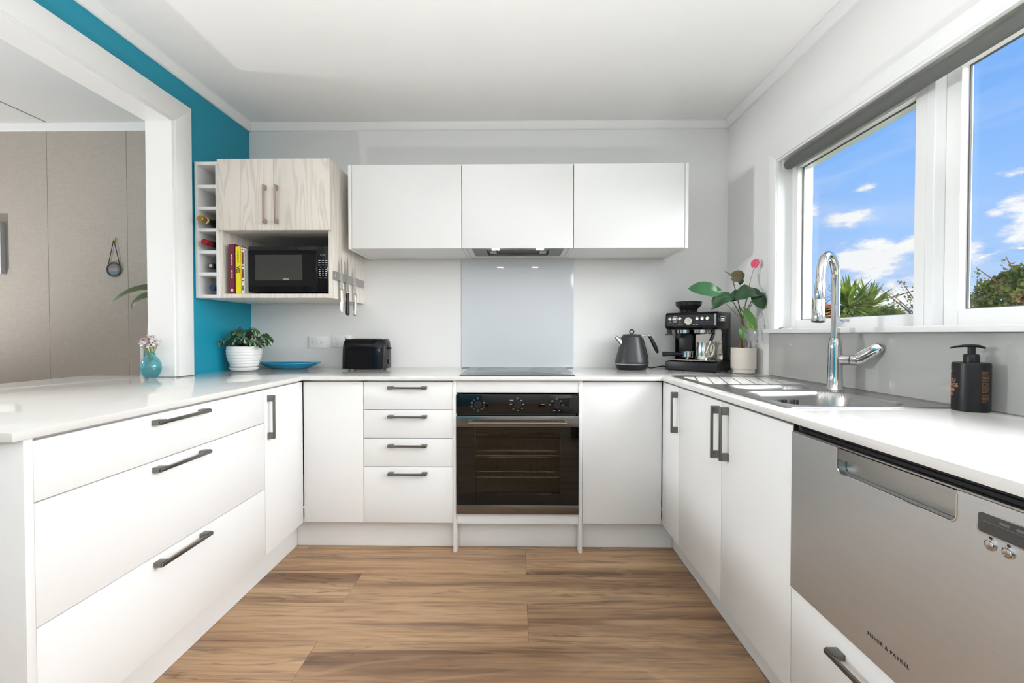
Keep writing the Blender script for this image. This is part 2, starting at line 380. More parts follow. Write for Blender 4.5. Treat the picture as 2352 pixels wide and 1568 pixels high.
def plank_mat():
    m = bpy.data.materials.new('oak_plank'); m.use_nodes = True; nt = m.node_tree; L = nt.links; b = nt.nodes['Principled BSDF']
    N = nt.nodes.new
    tc = N('ShaderNodeTexCoord'); oi = N('ShaderNodeObjectInfo')
    off = N('ShaderNodeVectorMath'); off.operation = 'ADD'; L.new(tc.outputs['Object'], off.inputs[0])
    cx = N('ShaderNodeCombineXYZ'); mr = N('ShaderNodeMath'); mr.operation = 'MULTIPLY'; mr.inputs[1].default_value = 37.0
    L.new(oi.outputs['Random'], mr.inputs[0]); L.new(mr.outputs[0], cx.inputs[0]); L.new(mr.outputs[0], cx.inputs[2]); L.new(cx.outputs[0], off.inputs[1])
    def mp(sc):
        q = N('ShaderNodeMapping'); q.inputs['Scale'].default_value = sc; L.new(off.outputs[0], q.inputs[0]); return q.outputs[0]
    def nz(v, s, d=6, ro=.55, dist=0):
        q = N('ShaderNodeTexNoise'); q.inputs['Scale'].default_value = s; q.inputs['Detail'].default_value = d; q.inputs['Roughness'].default_value = ro; q.inputs['Distortion'].default_value = dist
        L.new(v, q.inputs['Vector']); return q.outputs[0]
    broad = nz(mp((.30, 5.6, 1)), 1.7, 3, .5, .3)           # wide tonal bands along the board
    fine = nz(mp((1.1, 26, 1)), 3.2, 8, .65, .3)            # fibre
    warp = nz(mp((.30, 2.6, 1)), 2.0, 3, .5, .7)
    wv = N('ShaderNodeMath'); wv.operation = 'MULTIPLY'; wv.inputs[1].default_value = 46; L.new(warp, wv.inputs[0])
    sn = N('ShaderNodeMath'); sn.operation = 'SINE'; L.new(wv.outputs[0], sn.inputs[0])   # cathedral rings
    ramp = N('ShaderNodeValToRGB'); L.new(broad, ramp.inputs[0]); e = ramp.color_ramp.elements
    e[0].position = .30; e[0].color = S(120, 92, 70); e[1].position = .72; e[1].color = S(205, 172, 138)
    for p, c in ((.40, S(152, 118, 90)), (.50, S(184, 148, 114)), (.62, S(194, 158, 121))):
        k = e.new(p); k.color = c
    def mixc(fac, a, bcol, mode='MIX'):
        q = N('ShaderNodeMix'); q.data_type = 'RGBA'; q.blend_type = mode
        if isinstance(fac, float): q.inputs[0].default_value = fac
        else: L.new(fac, q.inputs[0])
        L.new(a, q.inputs[6])
        if isinstance(bcol, tuple): q.inputs[7].default_value = bcol
        else: L.new(bcol, q.inputs[7])
        return q.outputs[2]
    fr = N('ShaderNodeMapRange'); L.new(fine, fr.inputs[0]); fr.inputs[1].default_value = .46; fr.inputs[2].default_value = .72; fr.inputs[4].default_value = .62
    c = mixc(fr.outputs[0], ramp.outputs[0], S(92, 68, 54))
    sr = N('ShaderNodeMapRange'); L.new(sn.outputs[0], sr.inputs[0]); sr.inputs[1].default_value = .55; sr.inputs[2].default_value = 1.0; sr.inputs[4].default_value = .20
    c = mixc(sr.outputs[0], c, S(206, 176, 144))
    # greyish worn streaks
    st = nz(mp((.8, 11, 1)), 2.4, 6, .6, .8)
    rr = N('ShaderNodeMapRange'); L.new(st, rr.inputs[0]); rr.inputs[1].default_value = .56; rr.inputs[2].default_value = .68; rr.inputs[4].default_value = .6
    c = mixc(rr.outputs[0], c, S(104, 86, 76))
    # dark fissures following the grain
    fs = nz(mp((.42, 4.2, 1)), 2.2, 5, .55, .4)
    ab = N('ShaderNodeMath'); ab.operation = 'SUBTRACT'; L.new(fs, ab.inputs[0]); ab.inputs[1].default_value = .53
    ab2 = N('ShaderNodeMath'); ab2.operation = 'ABSOLUTE'; L.new(ab.outputs[0], ab2.inputs[0])
    fm = N('ShaderNodeMapRange'); L.new(ab2.outputs[0], fm.inputs[0]); fm.inputs[1].default_value = .002; fm.inputs[2].default_value = .012; fm.inputs[3].default_value = .5; fm.inputs[4].default_value = 0
    gate = nz(mp((.6, 1.2, 1)), 1.4, 2)
    gm = N('ShaderNodeMapRange'); L.new(gate, gm.inputs[0]); gm.inputs[1].default_value = .46; gm.inputs[2].default_value = .60
    mm = N('ShaderNodeMath'); mm.operation = 'MULTIPLY'; L.new(fm.outputs[0], mm.inputs[0]); L.new(gm.outputs[0], mm.inputs[1])
    c = mixc(mm.outputs[0], c, S(70, 50, 40))
    hv = N('ShaderNodeHueSaturation'); L.new(c, hv.inputs['Color'])
    vm = N('ShaderNodeMapRange'); L.new(oi.outputs['Random'], vm.inputs[0]); vm.inputs[3].default_value = .88; vm.inputs[4].default_value = 1.1; L.new(vm.outputs[0], hv.inputs['Value'])
    L.new(hv.outputs[0], b.inputs['Base Color']); b.inputs['Roughness'].default_value = .42; b.inputs['Specular IOR Level'].default_value = .4
    bp = N('ShaderNodeBump'); bp.inputs['Strength'].default_value = .12; bp.inputs['Distance'].default_value = .001; L.new(fine, bp.inputs['Height']); L.new(bp.outputs[0], b.inputs['Normal'])
    return m
plankm = plank_mat()

def ash_mat():
    m = bpy.data.materials.new('pale_ash_laminate'); m.use_nodes = True; nt = m.node_tree; L = nt.links; b = nt.nodes['Principled BSDF']; N = nt.nodes.new
    tc = N('ShaderNodeTexCoord'); q = N('ShaderNodeMapping'); q.inputs['Scale'].default_value = (6, 6, .55); L.new(tc.outputs['Object'], q.inputs[0])
    w = N('ShaderNodeTexNoise'); w.inputs['Scale'].default_value = 1.5; w.inputs['Detail'].default_value = 2; w.inputs['Distortion'].default_value = .6; L.new(q.outputs[0], w.inputs['Vector'])
    mu = N('ShaderNodeMath'); mu.operation = 'MULTIPLY'; mu.inputs[1].default_value = 70; L.new(w.outputs[0], mu.inputs[0])
    sn = N('ShaderNodeMath'); sn.operation = 'SINE'; L.new(mu.outputs[0], sn.inputs[0])
    q2 = N('ShaderNodeMapping'); q2.inputs['Scale'].default_value = (90, 90, 2.5); L.new(tc.outputs['Object'], q2.inputs[0])
    f = N('ShaderNodeTexNoise'); f.inputs['Scale'].default_value = 2; f.inputs['Detail'].default_value = 4; L.new(q2.outputs[0], f.inputs['Vector'])
    ad = N('ShaderNodeMath'); ad.operation = 'MULTIPLY_ADD'; ad.inputs[1].default_value = .35; L.new(sn.outputs[0], ad.inputs[0]); L.new(f.outputs[0], ad.inputs[2])
    r = N('ShaderNodeValToRGB'); L.new(ad.outputs[0], r.inputs[0]); e = r.color_ramp.elements
    e[0].position = .1; e[0].color = (.655, .60, .535, 1); e[1].position = .55; e[1].color = (.775, .725, .66, 1)
    L.new(r.outputs[0], b.inputs['Base Color']); b.inputs['Roughness'].default_value = .5; return m
ash = ash_mat()

def wallpaper():
    m = mat('beige_woven_wallpaper', (.48, .43, .375), .75, var=.03, scale=2); nt = m.node_tree; L = nt.links; b = nt.nodes['Principled BSDF']
    tc = nt.nodes['Texture Coordinate']
    hs = []
    for sc in ((420, 420, 30), (30, 30, 420)):
        q = nt.nodes.new('ShaderNodeMapping'); q.inputs['Scale'].default_value = sc; L.new(tc.outputs['Object'], q.inputs[0])
        n = nt.nodes.new('ShaderNodeTexNoise'); n.inputs['Scale'].default_value = 1; n.inputs['Detail'].default_value = 2; L.new(q.outputs[0], n.inputs['Vector']); hs.append(n.outputs[0])
    a = nt.nodes.new('ShaderNodeMath'); a.operation = 'ADD'; L.new(hs[0], a.inputs[0]); L.new(hs[1], a.inputs[1])
    mr = nt.nodes.new('ShaderNodeMapRange'); L.new(a.outputs[0], mr.inputs[0]); mr.inputs[1].default_value = .7; mr.inputs[2].default_value = 1.3; mr.inputs[3].default_value = .9; mr.inputs[4].default_value = 1.08
    src = b.inputs['Base Color'].links[0].from_socket
    mx = nt.nodes.new('ShaderNodeMix'); mx.data_type = 'RGBA'; mx.blend_type = 'MULTIPLY'; mx.inputs[0].default_value = 1; L.new(src, mx.inputs[6]); L.new(mr.outputs[0], mx.inputs[7])
    L.new(mx.outputs[2], b.inputs['Base Color']); return m
beige = wallpaper()

def stripe_leaf():
    """watermelon peperomia: pale stripes running from the leaf base to the tip"""
    m = bpy.data.materials.new('striped_leaf'); m.use_nodes = True; nt = m.node_tree; L = nt.links; b = nt.nodes['Principled BSDF']; N = nt.nodes.new
    uv = N('ShaderNodeUVMap'); uv.uv_map = 'UVMap'; sp = N('ShaderNodeSeparateXYZ'); L.new(uv.outputs[0], sp.inputs[0])
    mu = N('ShaderNodeMath'); mu.operation = 'MULTIPLY'; mu.inputs[1].default_value = 2 * math.pi * 5; L.new(sp.outputs[1], mu.inputs[0])
    co = N('ShaderNodeMath'); co.operation = 'COSINE'; L.new(mu.outputs[0], co.inputs[0])
    mr = N('ShaderNodeMapRange'); L.new(co.outputs[0], mr.inputs[0]); mr.inputs[1].default_value = -.95; mr.inputs[2].default_value = -.1; mr.inputs[3].default_value = 1; mr.inputs[4].default_value = 0
    mx = N('ShaderNodeMix'); mx.data_type = 'RGBA'; L.new(mr.outputs[0], mx.inputs[0]); mx.inputs[6].default_value = (.012, .05, .018, 1); mx.inputs[7].default_value = (.30, .42, .25, 1)
    L.new(mx.outputs[2], b.inputs['Base Color']); b.inputs['Roughness'].default_value = .35; return m
stripe = stripe_leaf()

def outleaf(name, col, tr):
    m = bpy.data.materials.new(name); m.use_nodes = True; nt = m.node_tree; nt.nodes.clear(); L = nt.links; N = nt.nodes.new
    tc = N('ShaderNodeTexCoord'); n = N('ShaderNodeTexNoise'); n.inputs['Scale'].default_value = 9; n.inputs['Detail'].default_value = 4; L.new(tc.outputs['Object'], n.inputs['Vector'])
    rp = N('ShaderNodeValToRGB'); L.new(n.outputs[0], rp.inputs[0]); e = rp.color_ramp.elements
    e[0].position = .32; e[0].color = col[0] + (1,); e[1].position = .68; e[1].color = col[2] + (1,); k = e.new(.5); k.color = col[1] + (1,)
    d = N('ShaderNodeBsdfDiffuse'); t = N('ShaderNodeBsdfTranslucent'); L.new(rp.outputs[0], d.inputs[0]); L.new(rp.outputs[0], t.inputs[0])
    mx = N('ShaderNodeMixShader'); mx.inputs[0].default_value = tr; L.new(d.outputs[0], mx.inputs[1]); L.new(t.outputs[0], mx.inputs[2])
    o = N('ShaderNodeOutputMaterial'); L.new(mx.outputs[0], o.inputs[0]); return m
shrubleaf = outleaf('shrub_leaf', ((.035, .055, .014), (.14, .18, .04), (.27, .15, .07)), .35)
hedgeleaf = outleaf('hedge_leaf', ((.04, .08, .015), (.14, .20, .03), (.26, .30, .05)), .35)
yuccaleaf = outleaf('yucca_leaf', ((.04, .07, .015), (.13, .19, .03), (.28, .32, .06)), .35)

# ================================================================== the setting
XL, XR, YB, ZC = -1.675, 1.288, 2.73, 2.385
YR = -2.6                      # wall behind the camera
XD = -4.9                      # far side of the dining room
BT = 0.877                     # worktop
st = dict(kind='structure')

fl = obj('floor', G().box(XD, XR + .15, YR, YB, -.08, -.0125), dark, **st, label='brown oak-look plank floor between the white cabinets', cat='floor')
# planks : 0.2205 wide, 1.49 long, alternate rows offset by half
row_edges = [2.185 + .2205 * k for k in range(2, -24, -1)]
for i in range(len(row_edges) - 1):
    y1, y0 = row_edges[i], row_edges[i + 1]
    y1 = min(y1, YB - .005); y0 = max(y0, YR + .005)
    if y1 - y0 < .03: continue
    off = (.037 if i % 2 == 0 else -.708) + (.0 if i > 1 else -.36)
    ks = range(-2, 3)
    for k in ks:
        x0 = max(off + 1.49 * k, XL - .1 if y0 > -.3 else XL + .01); x1 = min(off + 1.49 * (k + 1), XR - .005)
        if x1 - x0 < .02: continue
        g = G().box(x0 + .0004, x1 - .0004, y0 + .0004, y1 - .0004, -.0125, 0, .0006)
        obj('plank', g, plankm, fl)
obj('floor_dining', G().box(XD, XL - .115, YR, YB, -.0125, 0), plankm, **st, label='plank floor of the dining room beyond the opening', cat='floor')

obj('ceiling', G().box(XL - .06, XR + .15, YR, YB + .1, ZC, ZC + .1), ceilm, **st, label='white painted kitchen ceiling', cat='ceiling')
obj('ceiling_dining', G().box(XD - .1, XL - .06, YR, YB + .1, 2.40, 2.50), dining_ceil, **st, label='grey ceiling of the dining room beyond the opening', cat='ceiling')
obj('wall_back', G().box(XL - .06, XR + .15, YB, YB + .1, 0, ZC), wallp, **st, label='pale grey back wall behind the cooktop', cat='wall')
# dining room wall in wallpapered boards
wd = obj('wall_dining', G().box(XD - .1, XL - .06, YB + .006, YB + .1, 0, 2.40), dark, **st, label='beige wallpapered dining room wall', cat='wall')
for a, b in ((XD, -4.0), (-4.0, -3.46), (-3.46, -2.959), (-2.959, -2.4533), (-2.4533, -1.80)):
    obj('wall_panel', G().box(a + .0008, b - .0008, YB, YB + .006, 0, 2.398, .0008), beige, wd)
# partition with the wide opening
g = G()
g.box(XL - .115, XL, 2.122, YB, 0, ZC)
g.box(XL - .115, XL, -.5, 2.122, 2.126, ZC)
g.box(XL - .115, XL, YR, -.5, 0, ZC)
obj('wall_left', g, teal, **st, label='teal painted wall beside the pale cabinet and over the opening', cat='wall')
# window wall
WY0, WY1, WZ0, WZ1 = .02, 2.205, 1.09, 1.95
g = G()
g.box(XR, XR + .15, YR, YB, 0, WZ0); g.box(XR, XR + .15, YR, YB, WZ1, ZC)
g.box(XR, XR + .15, WY1, YB, WZ0, WZ1); g.box(XR, XR + .15, YR, WY0, WZ0, WZ1)
obj('wall_right', g, wallp, **st, label='pale grey window wall above the sink bench', cat='wall')
obj('wall_rear', G().box(XD - .1, XR + .15, YR - .1, YR, 0, 2.5), rear, **st, label='plain wall behind the camera', cat='wall')
obj('wall_dining_far', G().box(XD - .1, XD, YR, YB, 0, 2.5), rear, **st, label='far side wall of the dining room', cat='wall')

# cornices
def cornice(name, p0, p1, nrm, lab, zc=ZC, h=.042, d=.036):
    p0 = Vector(p0); p1 = Vector(p1); n = Vector(nrm)
    prof = [(0, 0), (0, -h), (.008, -h), (.014, -h + .004), (d - .004, -.014), (d, -.008), (d, 0)]
    g = G(); A = [g.bm.verts.new(p0 + n * a + Vector((0, 0, zc + b))) for a, b in prof]; B = [g.bm.verts.new(p1 + n * a + Vector((0, 0, zc + b))) for a, b in prof]
    g.skin(A, B); g.bm.faces.new(A); g.bm.faces.new(B[::-1])
    obj(name, g, white_trim, **st, label=lab, cat='cornice', smooth=False)
cornice('trim_1', (XL, YB, 0), (XR, YB, 0), (0, -1, 0), 'white cornice along the back wall of the kitchen')
cornice('trim_2', (XL, YR, 0), (XL, YB, 0), (1, 0, 0), 'white cornice above the teal wall')
cornice('trim_3', (XR, YR, 0), (XR, YB, 0), (-1, 0, 0), 'white cornice above the window wall')
cornice('trim_4', (XD, YB, 0), (XL - .115, YB, 0), (0, -1, 0), 'white cornice along the beige dining room wall', zc=2.40, h=.045, d=.03)
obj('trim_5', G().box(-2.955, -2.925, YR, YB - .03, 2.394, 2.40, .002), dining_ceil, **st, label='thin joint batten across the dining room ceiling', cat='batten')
# lining and architrave round the opening
cas = thing('trim_6', 'white architrave and lining of the wide opening to the dining room', 'architrave', (XL, 2.12, BT), kind='structure')
obj('jamb', G().box(XL - .125, XL + .004, 2.108, 2.1215, BT + .0005, 2.126), white_trim, cas)
obj('head_lining', G().box(XL - .125, XL + .004, -.5, 2.1085, 2.112, 2.1255), white_trim, cas)
obj('architrave_upright', G().prism([(2.118, BT + .0005), (2.220, BT + .0005), (2.220, 2.226), (2.118, 2.124)], 'x', XL, XL + .018, .002), white_trim, cas)
obj('architrave_head', G().prism([(-.6, 2.124), (2.118, 2.124), (2.220, 2.226), (-.6, 2.226)], 'x', XL, XL + .018, .002), white_trim, cas)

# ------------------------------------------------------------------ window
XS1, XS2 = 1.355, 1.392
win = thing('window_1', 'white timber window of two visible panes above the sink', 'window', (XR, 1.1, WZ0), kind='structure')
obj('sill', G().box(1.250, 1.40, WY0 - .05, 2.262, 1.0905, 1.110, .002, 2), white_trim, win)
obj('casing_side', G().prism([(2.203, 1.1105), (2.262, 1.1105), (2.262, 2.005), (2.203, 1.946)], 'x', XR - .013, XR - .0002, .002), white_trim, win)
obj('casing_head', G().prism([(-.03, 1.946), (2.203, 1.946), (2.262, 2.005), (-.03, 2.005)], 'x', XR - .013, XR - .0002, .002), white_trim, win)
obj('lining_side', G().box(XR - .004, 1.437, 2.2015, 2.2135, 1.1105, 1.9495), white_trim, win)
obj('lining_head', G().box(XR - .004, 1.437, WY0, 2.2014, 1.938, 1.9495), white_trim, win)
obj('lining_near', G().box(XR - .004, 1.437, WY0, WY0 + .012, 1.1105, 1.9375), white_trim, win)
obj('mullion', G().box(XS1, 1.437, 1.457, 1.4855, 1.1105, 1.9375, .001), white_trim, win)
obj('mullion', G().box(XS1, 1.437, .735, .775, 1.1105, 1.9375, .001), white_trim, win)
def sash(y0, y1, x, stile, rail_b, rail_t, zb=1.1108, zt=1.937, bead=.024, latch=False):
    s = obj('sash', G().box(x, 1.43, y1 - stile[1], y1, zb, zt, .001).box(x, 1.43, y0, y0 + stile[0], zb, zt, .001)
            .box(x, 1.43, y0 + stile[0], y1 - stile[1], zb, rail_b, .001).box(x, 1.43, y0 + stile[0], y1 - stile[1], rail_t, zt, .001), white_trim, win)
    a, b = y0 + stile[0], y1 - stile[1]
    # dark glazing putty line then the pane
    d = .004; xg = x + bead
    obj('glazing_seal', G().box(xg, xg + .006, b - d, b - .0001, rail_b + .0001, rail_t - .0001).box(xg, xg + .006, a + .0001, a + d, rail_b + .0001, rail_t - .0001)
        .box(xg, xg + .006, a + d, b - d, rail_b + .0001, rail_b + d).box(xg, xg + .006, a + d, b - d, rail_t - d, rail_t - .0001), mat('glazing_seal', (.10, .10, .10), .7) if 'glazing_seal' not in MAT else MAT['glazing_seal'], s)
    obj('pane', G().box(xg + .001, xg + .005, a + .0005, b - .0005, rail_b + .0005, rail_t - .0005), winglass, s)
    return s
s1 = sash(1.486, 2.2010, XS1, (.040, .043), 1.1535, 1.893)
sash(.776, 1.4565, XS2, (.045, .048), 1.163, 1.928)
sash(.033, .734, XS1, (.043, .040), 1.1535, 1.893)
# latch on the bottom rail of the far sash
obj('latch', G().rbox(XS1 - .004, XS1, 1.81, 1.872, 1.136, 1.146, .004, 'x').tube([(XS1 - .004, 1.842, 1.141), (XS1 - .014, 1.842, 1.139), (XS1 - .018, 1.855, 1.128), (XS1 - .018, 1.858, 1.118)], .004, 8), chrome, win)

# roller blind
rb = thing('roller_blind', 'grey roller blind rolled up at the top of the window', 'blind', (1.312, 1.1, 1.883))
prof = [(0, .03), (.021, .03), (.0225, .032), (.0225, 2.150 - .04), (.021, 2.152 - .04), (0, 2.152 - .04)]
obj('blind_roll', G().lathe(prof, 32, M=Matrix.Translation((1.312, .05, 1.905)) @ Matrix.Rotation(R(-90), 4, 'X')), blindm, rb)
for y in (.0335, 2.186): obj('bracket', G().box(1.298, 1.338, y, y + .003, 1.89, 1.937, .001).box(1.298, 1.338, y - .006 if y > 1 else y, y + .003 if y > 1 else y + .009, 1.934, 1.937, .0005), plastw, rb)
obj('tube_pin', G().cyl((1.312, 2.1855, 1.905), (1.312, 2.155, 1.905), .006), plastw, rb)

# splashback glass
obj('glass_splashback', G().box(-.3495, .3443, YB - .0065, YB - .0003, BT + .0005, 1.5665, .0008), greyglass, label='pale blue-grey glass splashback behind the cooktop', cat='splashback')
obj('glass_splashback', G().box(XR - .0065, XR - .0003, .52, 2.2585, BT + .0005, 1.0895, .0008), splashR, label='taupe grey glass splashback under the window sill', cat='splashback')

# added fill pendants, out of view (behind the camera, and in the dining room)
def pendant(loc, m, lab, zc, r=.19):
    t = thing('fill_pendant', lab, 'light', (loc[0], loc[1], zc))
    x, y, z = loc
    obj('ceiling_rose', G().lathe([(0, 0), (.055, 0), (.055, -.018), (.03, -.03), (0, -.03)], 28, (x, y, zc)), white_trim, t)
    obj('flex', G().cyl((x, y, zc - .03), (x, y, z + r + .03), .004, seg=8), white_trim, t)
    obj('lamp_cap', G().cyl((x, y, z + r - .008), (x, y, z + r + .03), .04, seg=24), white_trim, t)
    g = G(); bmesh.ops.create_uvsphere(g.bm, u_segments=32, v_segments=20, radius=r); g.bm.transform(Matrix.Translation(loc))
    obj('globe_shade', g, m, t)
pendant((-1.28, -1.35, 1.92), fillmat, 'added opal globe fill pendant hanging behind the camera, left of its twin', ZC)
pendant((1.00, -1.35, 1.92), fillmat, 'added opal globe fill pendant hanging behind the camera, right of its twin', ZC)
pendant((-4.35, -.55, 1.90), fillmat2, 'added opal globe fill pendant in the dining room', 2.40)
# added fill, out of view: floor-standing can uplighters that wash the ceilings
def uplighter(x, y, watts, lab, z=.0005):
    t = thing('fill_uplighter', lab, 'lamp', (x, y, z))
    obj('can', G().lathe([(0, 0), (.070, 0), (.072, .003), (.072, .235), (.069, .237), (.067, .235), (.066, .12), (0, .12)], 32, (x, y, z)), blackm, t)
    d = bpy.data.lights.new('fill_uplight_bulb', 'SPOT'); d.energy = watts; d.spot_size = R(130); d.spot_blend = .85; d.shadow_soft_size = .05; d.color = (.955, .98, 1)
    o = bpy.data.objects.new('fill_uplight_bulb', d); COL.objects.link(o); o.parent = t; o.location = (0, 0, .232); o.rotation_euler = (R(180), 0, 0)
def fill_spot(loc, aim, watts, lab):  # added unseen spot, fills the faces turned away from the window
    t = thing('fill_spotlight', lab, 'light', loc)
    p = Vector(loc); d = (Vector(aim) - p).normalized(); q = d.to_track_quat('-Z', 'Y').to_matrix().to_4x4()
    obj('wall_mount', G().cyl((XD + .0005, p.y, p.z), (XD + .015, p.y, p.z), .06, seg=28).cyl((XD + .015, p.y, p.z), p - d * .10, .012, seg=12), blackm, t)
    obj('reflector', G().lathe([(.02, .11), (.10, .09), (.20, .02), (.205, 0), (.195, .0), (.19, .02), (.09, .082), (0, .085)], 36, M=Matrix.Translation(p) @ q), blackm, t)
    l = bpy.data.lights.new('fill_spot_bulb', 'SPOT'); l.energy = watts; l.spot_size = R(56); l.spot_blend = .6; l.shadow_soft_size = .18; l.color = (.965, .985, 1)
    o = bpy.data.objects.new('fill_spot_bulb', l); COL.objects.link(o); o.parent = t; o.rotation_euler = q.to_euler()
SPOT_D = 310.0
fill_spot((-4.70, 1.50, 1.95), (1.0, 1.45, 1.30), SPOT_D, 'added round black fill spotlight in the dining room facing the kitchen')
UP_K, UP_D = 180.0, 140.0
uplighter(-.80, -.15, UP_K, 'added black can fill uplighter on the floor behind the camera, left of its twin')
uplighter(.62, -.30, UP_K, 'added black can fill uplighter on the floor behind the camera, right of its twin')
uplighter(-3.7, 1.75, UP_D, 'added black can fill uplighter on the dining room floor')

# ================================================================== cabinets
PX, PR, PY = -1.07, .71, 2.16        # door faces: left run, right run, back run
DT, DB = .849, .147                  # door top and bottom
T = .018; gp = .0013
def door(name, x0, x1, y0, y1, z0, z1, parent, m=None): return obj(name, G().box(x0, x1, y0, y1, z0, z1, .0012, 2), m or white, parent)
def handle(parent, c, along, out, L=.192, w=.010, m=None, proj=.030, foot=.026):
    c = Vector(c); a = Vector(along); n = Vector(out); k = a.cross(n)
    g = G()
    def bx(a0, a1, n0, n1, ww):
        P = [c + a * i + n * j + k * l for i in (a0, a1) for j in (n0, n1) for l in (-ww / 2, ww / 2)]
        lo = [min(p[i] for p in P) for i in range(3)]; hi = [max(p[i] for p in P) for i in range(3)]
        g.box(lo[0], hi[0], lo[1], hi[1], lo[2], hi[2], .0008, 2)
    bx(-L / 2, L / 2, proj - .008, proj, w)
    bx(-L / 2, -L / 2 + foot, .0002, proj - .004, w + .004); bx(L / 2 - foot, L / 2, .0002, proj - .004, w + .004)
    return obj('handle', g, m or darksteel, parent)
def body(parent, x0, x1, y0, y1, z0, z1, open_side, t=.016, top=True, m=None):
    """hollow carcass, open towards open_side"""
    g = G()
    if open_side != '-y': g.box(x0, x1, y0, y0 + t, z0, z1)
    if open_side != '+y': g.box(x0, x1, y1 - t, y1, z0, z1)
    if open_side != '-x': g.box(x0, x0 + t, y0, y1, z0, z1)
    if open_side != '+x': g.box(x1 - t, x1, y0, y1, z0, z1)
    g.box(x0, x1, y0, y1, z0, z0 + t)
    if top: g.box(x0, x1, y0, y1, z1 - t, z1)
    return obj('carcass', g, m or white_in, parent)
ZB = .8565
# --- left run (peninsula)
c = thing('drawer_cabinet', 'white peninsula base cabinet with three wide drawers', 'cabinet', (-1.35, 1.39, 0.147))
body(c, -1.648, PX - T - .002, .948, 1.826, DB, .852, '+x')
for z0, z1, hz in ((.7125, DT, .826), (.4315, .7095, .687), (DB, .4285, .407)):
    d = door('drawer', PX - T, PX, .9485, 1.8275, z0, z1, c); handle(d, (PX, 1.366, hz), (0, 1, 0), (1, 0, 0), .212)
door('end_panel', -1.652, PX + .002, .9275, .9465, .0005, .8565, c)
door('back_panel', -1.668, -1.654, .9275, 2.10, .0005, .8565, c)
c = thing('corner_cabinet', 'white base cabinet with one narrow door at the left inner corner', 'cabinet', (-1.35, 2.0, 0.147))
body(c, -1.648, PX - T - .002, 1.830, 2.155, DB, .852, '+x')
d = door('door', PX - T, PX, 1.8305, 2.1570, DB, DT, c); handle(d, (PX, 1.856, .731), (0, 0, 1), (1, 0, 0), .186)
# --- back run
c = thing('corner_cabinet', 'plain white corner panel without handle left of the four drawers', 'cabinet', (-.92, 2.45, 0.147))
body(c, -1.05, -.770, PY + T + .002, 2.71, DB, .852, '-y')
door('door', PX + .003, -.7695, PY, PY + T, DB, DT, c)
c = thing('drawer_cabinet', 'white base cabinet with four drawers left of the oven', 'cabinet', (-.545, 2.45, 0.147))
body(c, -.768, -.323, PY + T + .002, 2.71, DB, .852, '-y')
for z0, z1, hz in ((.711, DT, .821), (.569, .708, .678), (.427, .566, .534), (DB, .424, .395)):
    d = door('drawer', -.7668, -.3235, PY, PY + T, z0, z1, c); handle(d, (-.5455, PY, hz), (1, 0, 0), (0, -1, 0), .192)
c = thing('oven_housing', 'white oven housing with two side panels reaching the floor', 'cabinet', (0, 2.45, 0))
for x0 in (-.3215, .2985): door('side_panel', x0, x0 + .0185, PY - .004, 2.70, .0005, .8565, c)
door('top_filler', -.3025, .2980, PY, PY + T, .796, .8530, c)
door('bottom_filler', -.3025, .2980, PY, PY + T, .143, .1965, c)
obj('oven_shelf', G().box(-.3025, .2980, PY + .02, 2.69, .1770, .1930), white_in, c)
door('kick_panel', -.3025, .2980, 2.222, 2.238, .0005, .1415, c)
c = thing('corner_cabinet', 'plain white corner panel without handle right of the oven', 'cabinet', (.5, 2.45, 0.147))
body(c, .320, .695, PY + T + .002, 2.71, DB, .852, '-y')
door('door', .3195, PR - .003, PY, PY + T, DB, DT, c)
# --- right run
c = thing('corner_cabinet', 'white base cabinet with one narrow door at the right inner corner', 'cabinet', (1.0, 2.05, 0.147))
body(c, PR + T + .002, 1.27, 1.940, 2.155, DB, .852, '-x')
d = door('door', PR, PR + T, 1.9395, 2.1570, DB, DT, c); handle(d, (PR, 1.958, .7365), (0, 0, 1), (-1, 0, 0), .182)
c = thing('sink_cabinet', 'white sink base cabinet with a pair of tall doors', 'cabinet', (1.0, 1.54, 0.147))
body(c, PR + T + .002, 1.27, 1.141, 1.936, DB, .852, '-x', top=False)
d = door('door', PR, PR + T, 1.5340, 1.9370, DB, DT, c); handle(d, (PR, 1.553, .740), (0, 0, 1), (-1, 0, 0), .184)
d = door('door', PR, PR + T, 1.1400, 1.5310, DB, DT, c); handle(d, (PR, 1.487, .747), (0, 0, 1), (-1, 0, 0), .182)
c = thing('drawer_cabinet', 'white base cabinet with one drawer under the dishwasher', 'cabinet', (1.0, .83, 0.147))
body(c, PR + T + .002, 1.27, .540, 1.137, DB, .428, '-x')
d = door('drawer', PR, PR + T, .5375, 1.1370, DB, .4295, c); handle(d, (PR, .8785, .382), (0, 1, 0), (-1, 0, 0), .192)
door('end_panel', PR - .002, 1.275, .516, .5345, .0005, .8565, c)
# --- kickboards
obj('kickboard', G().box(-1.150, -1.134, .948, 2.236, .0005, .1455, .001), white, label='white kickboard under the peninsula drawers', cat='kickboard')
obj('kickboard', G().box(-1.133, -.3220, 2.221, 2.237, .0005, .1455, .001), white, label='white kickboard under the four-drawer cabinet', cat='kickboard')
obj('kickboard', G().box(.3175, .783, 2.221, 2.237, .0005, .1455, .001), white, label='white kickboard under the corner panel right of the oven', cat='kickboard')
obj('kickboard', G().box(.784, .800, .536, 2.236, .0005, .1455, .001), white, label='white kickboard under the sink cabinets', cat='kickboard')

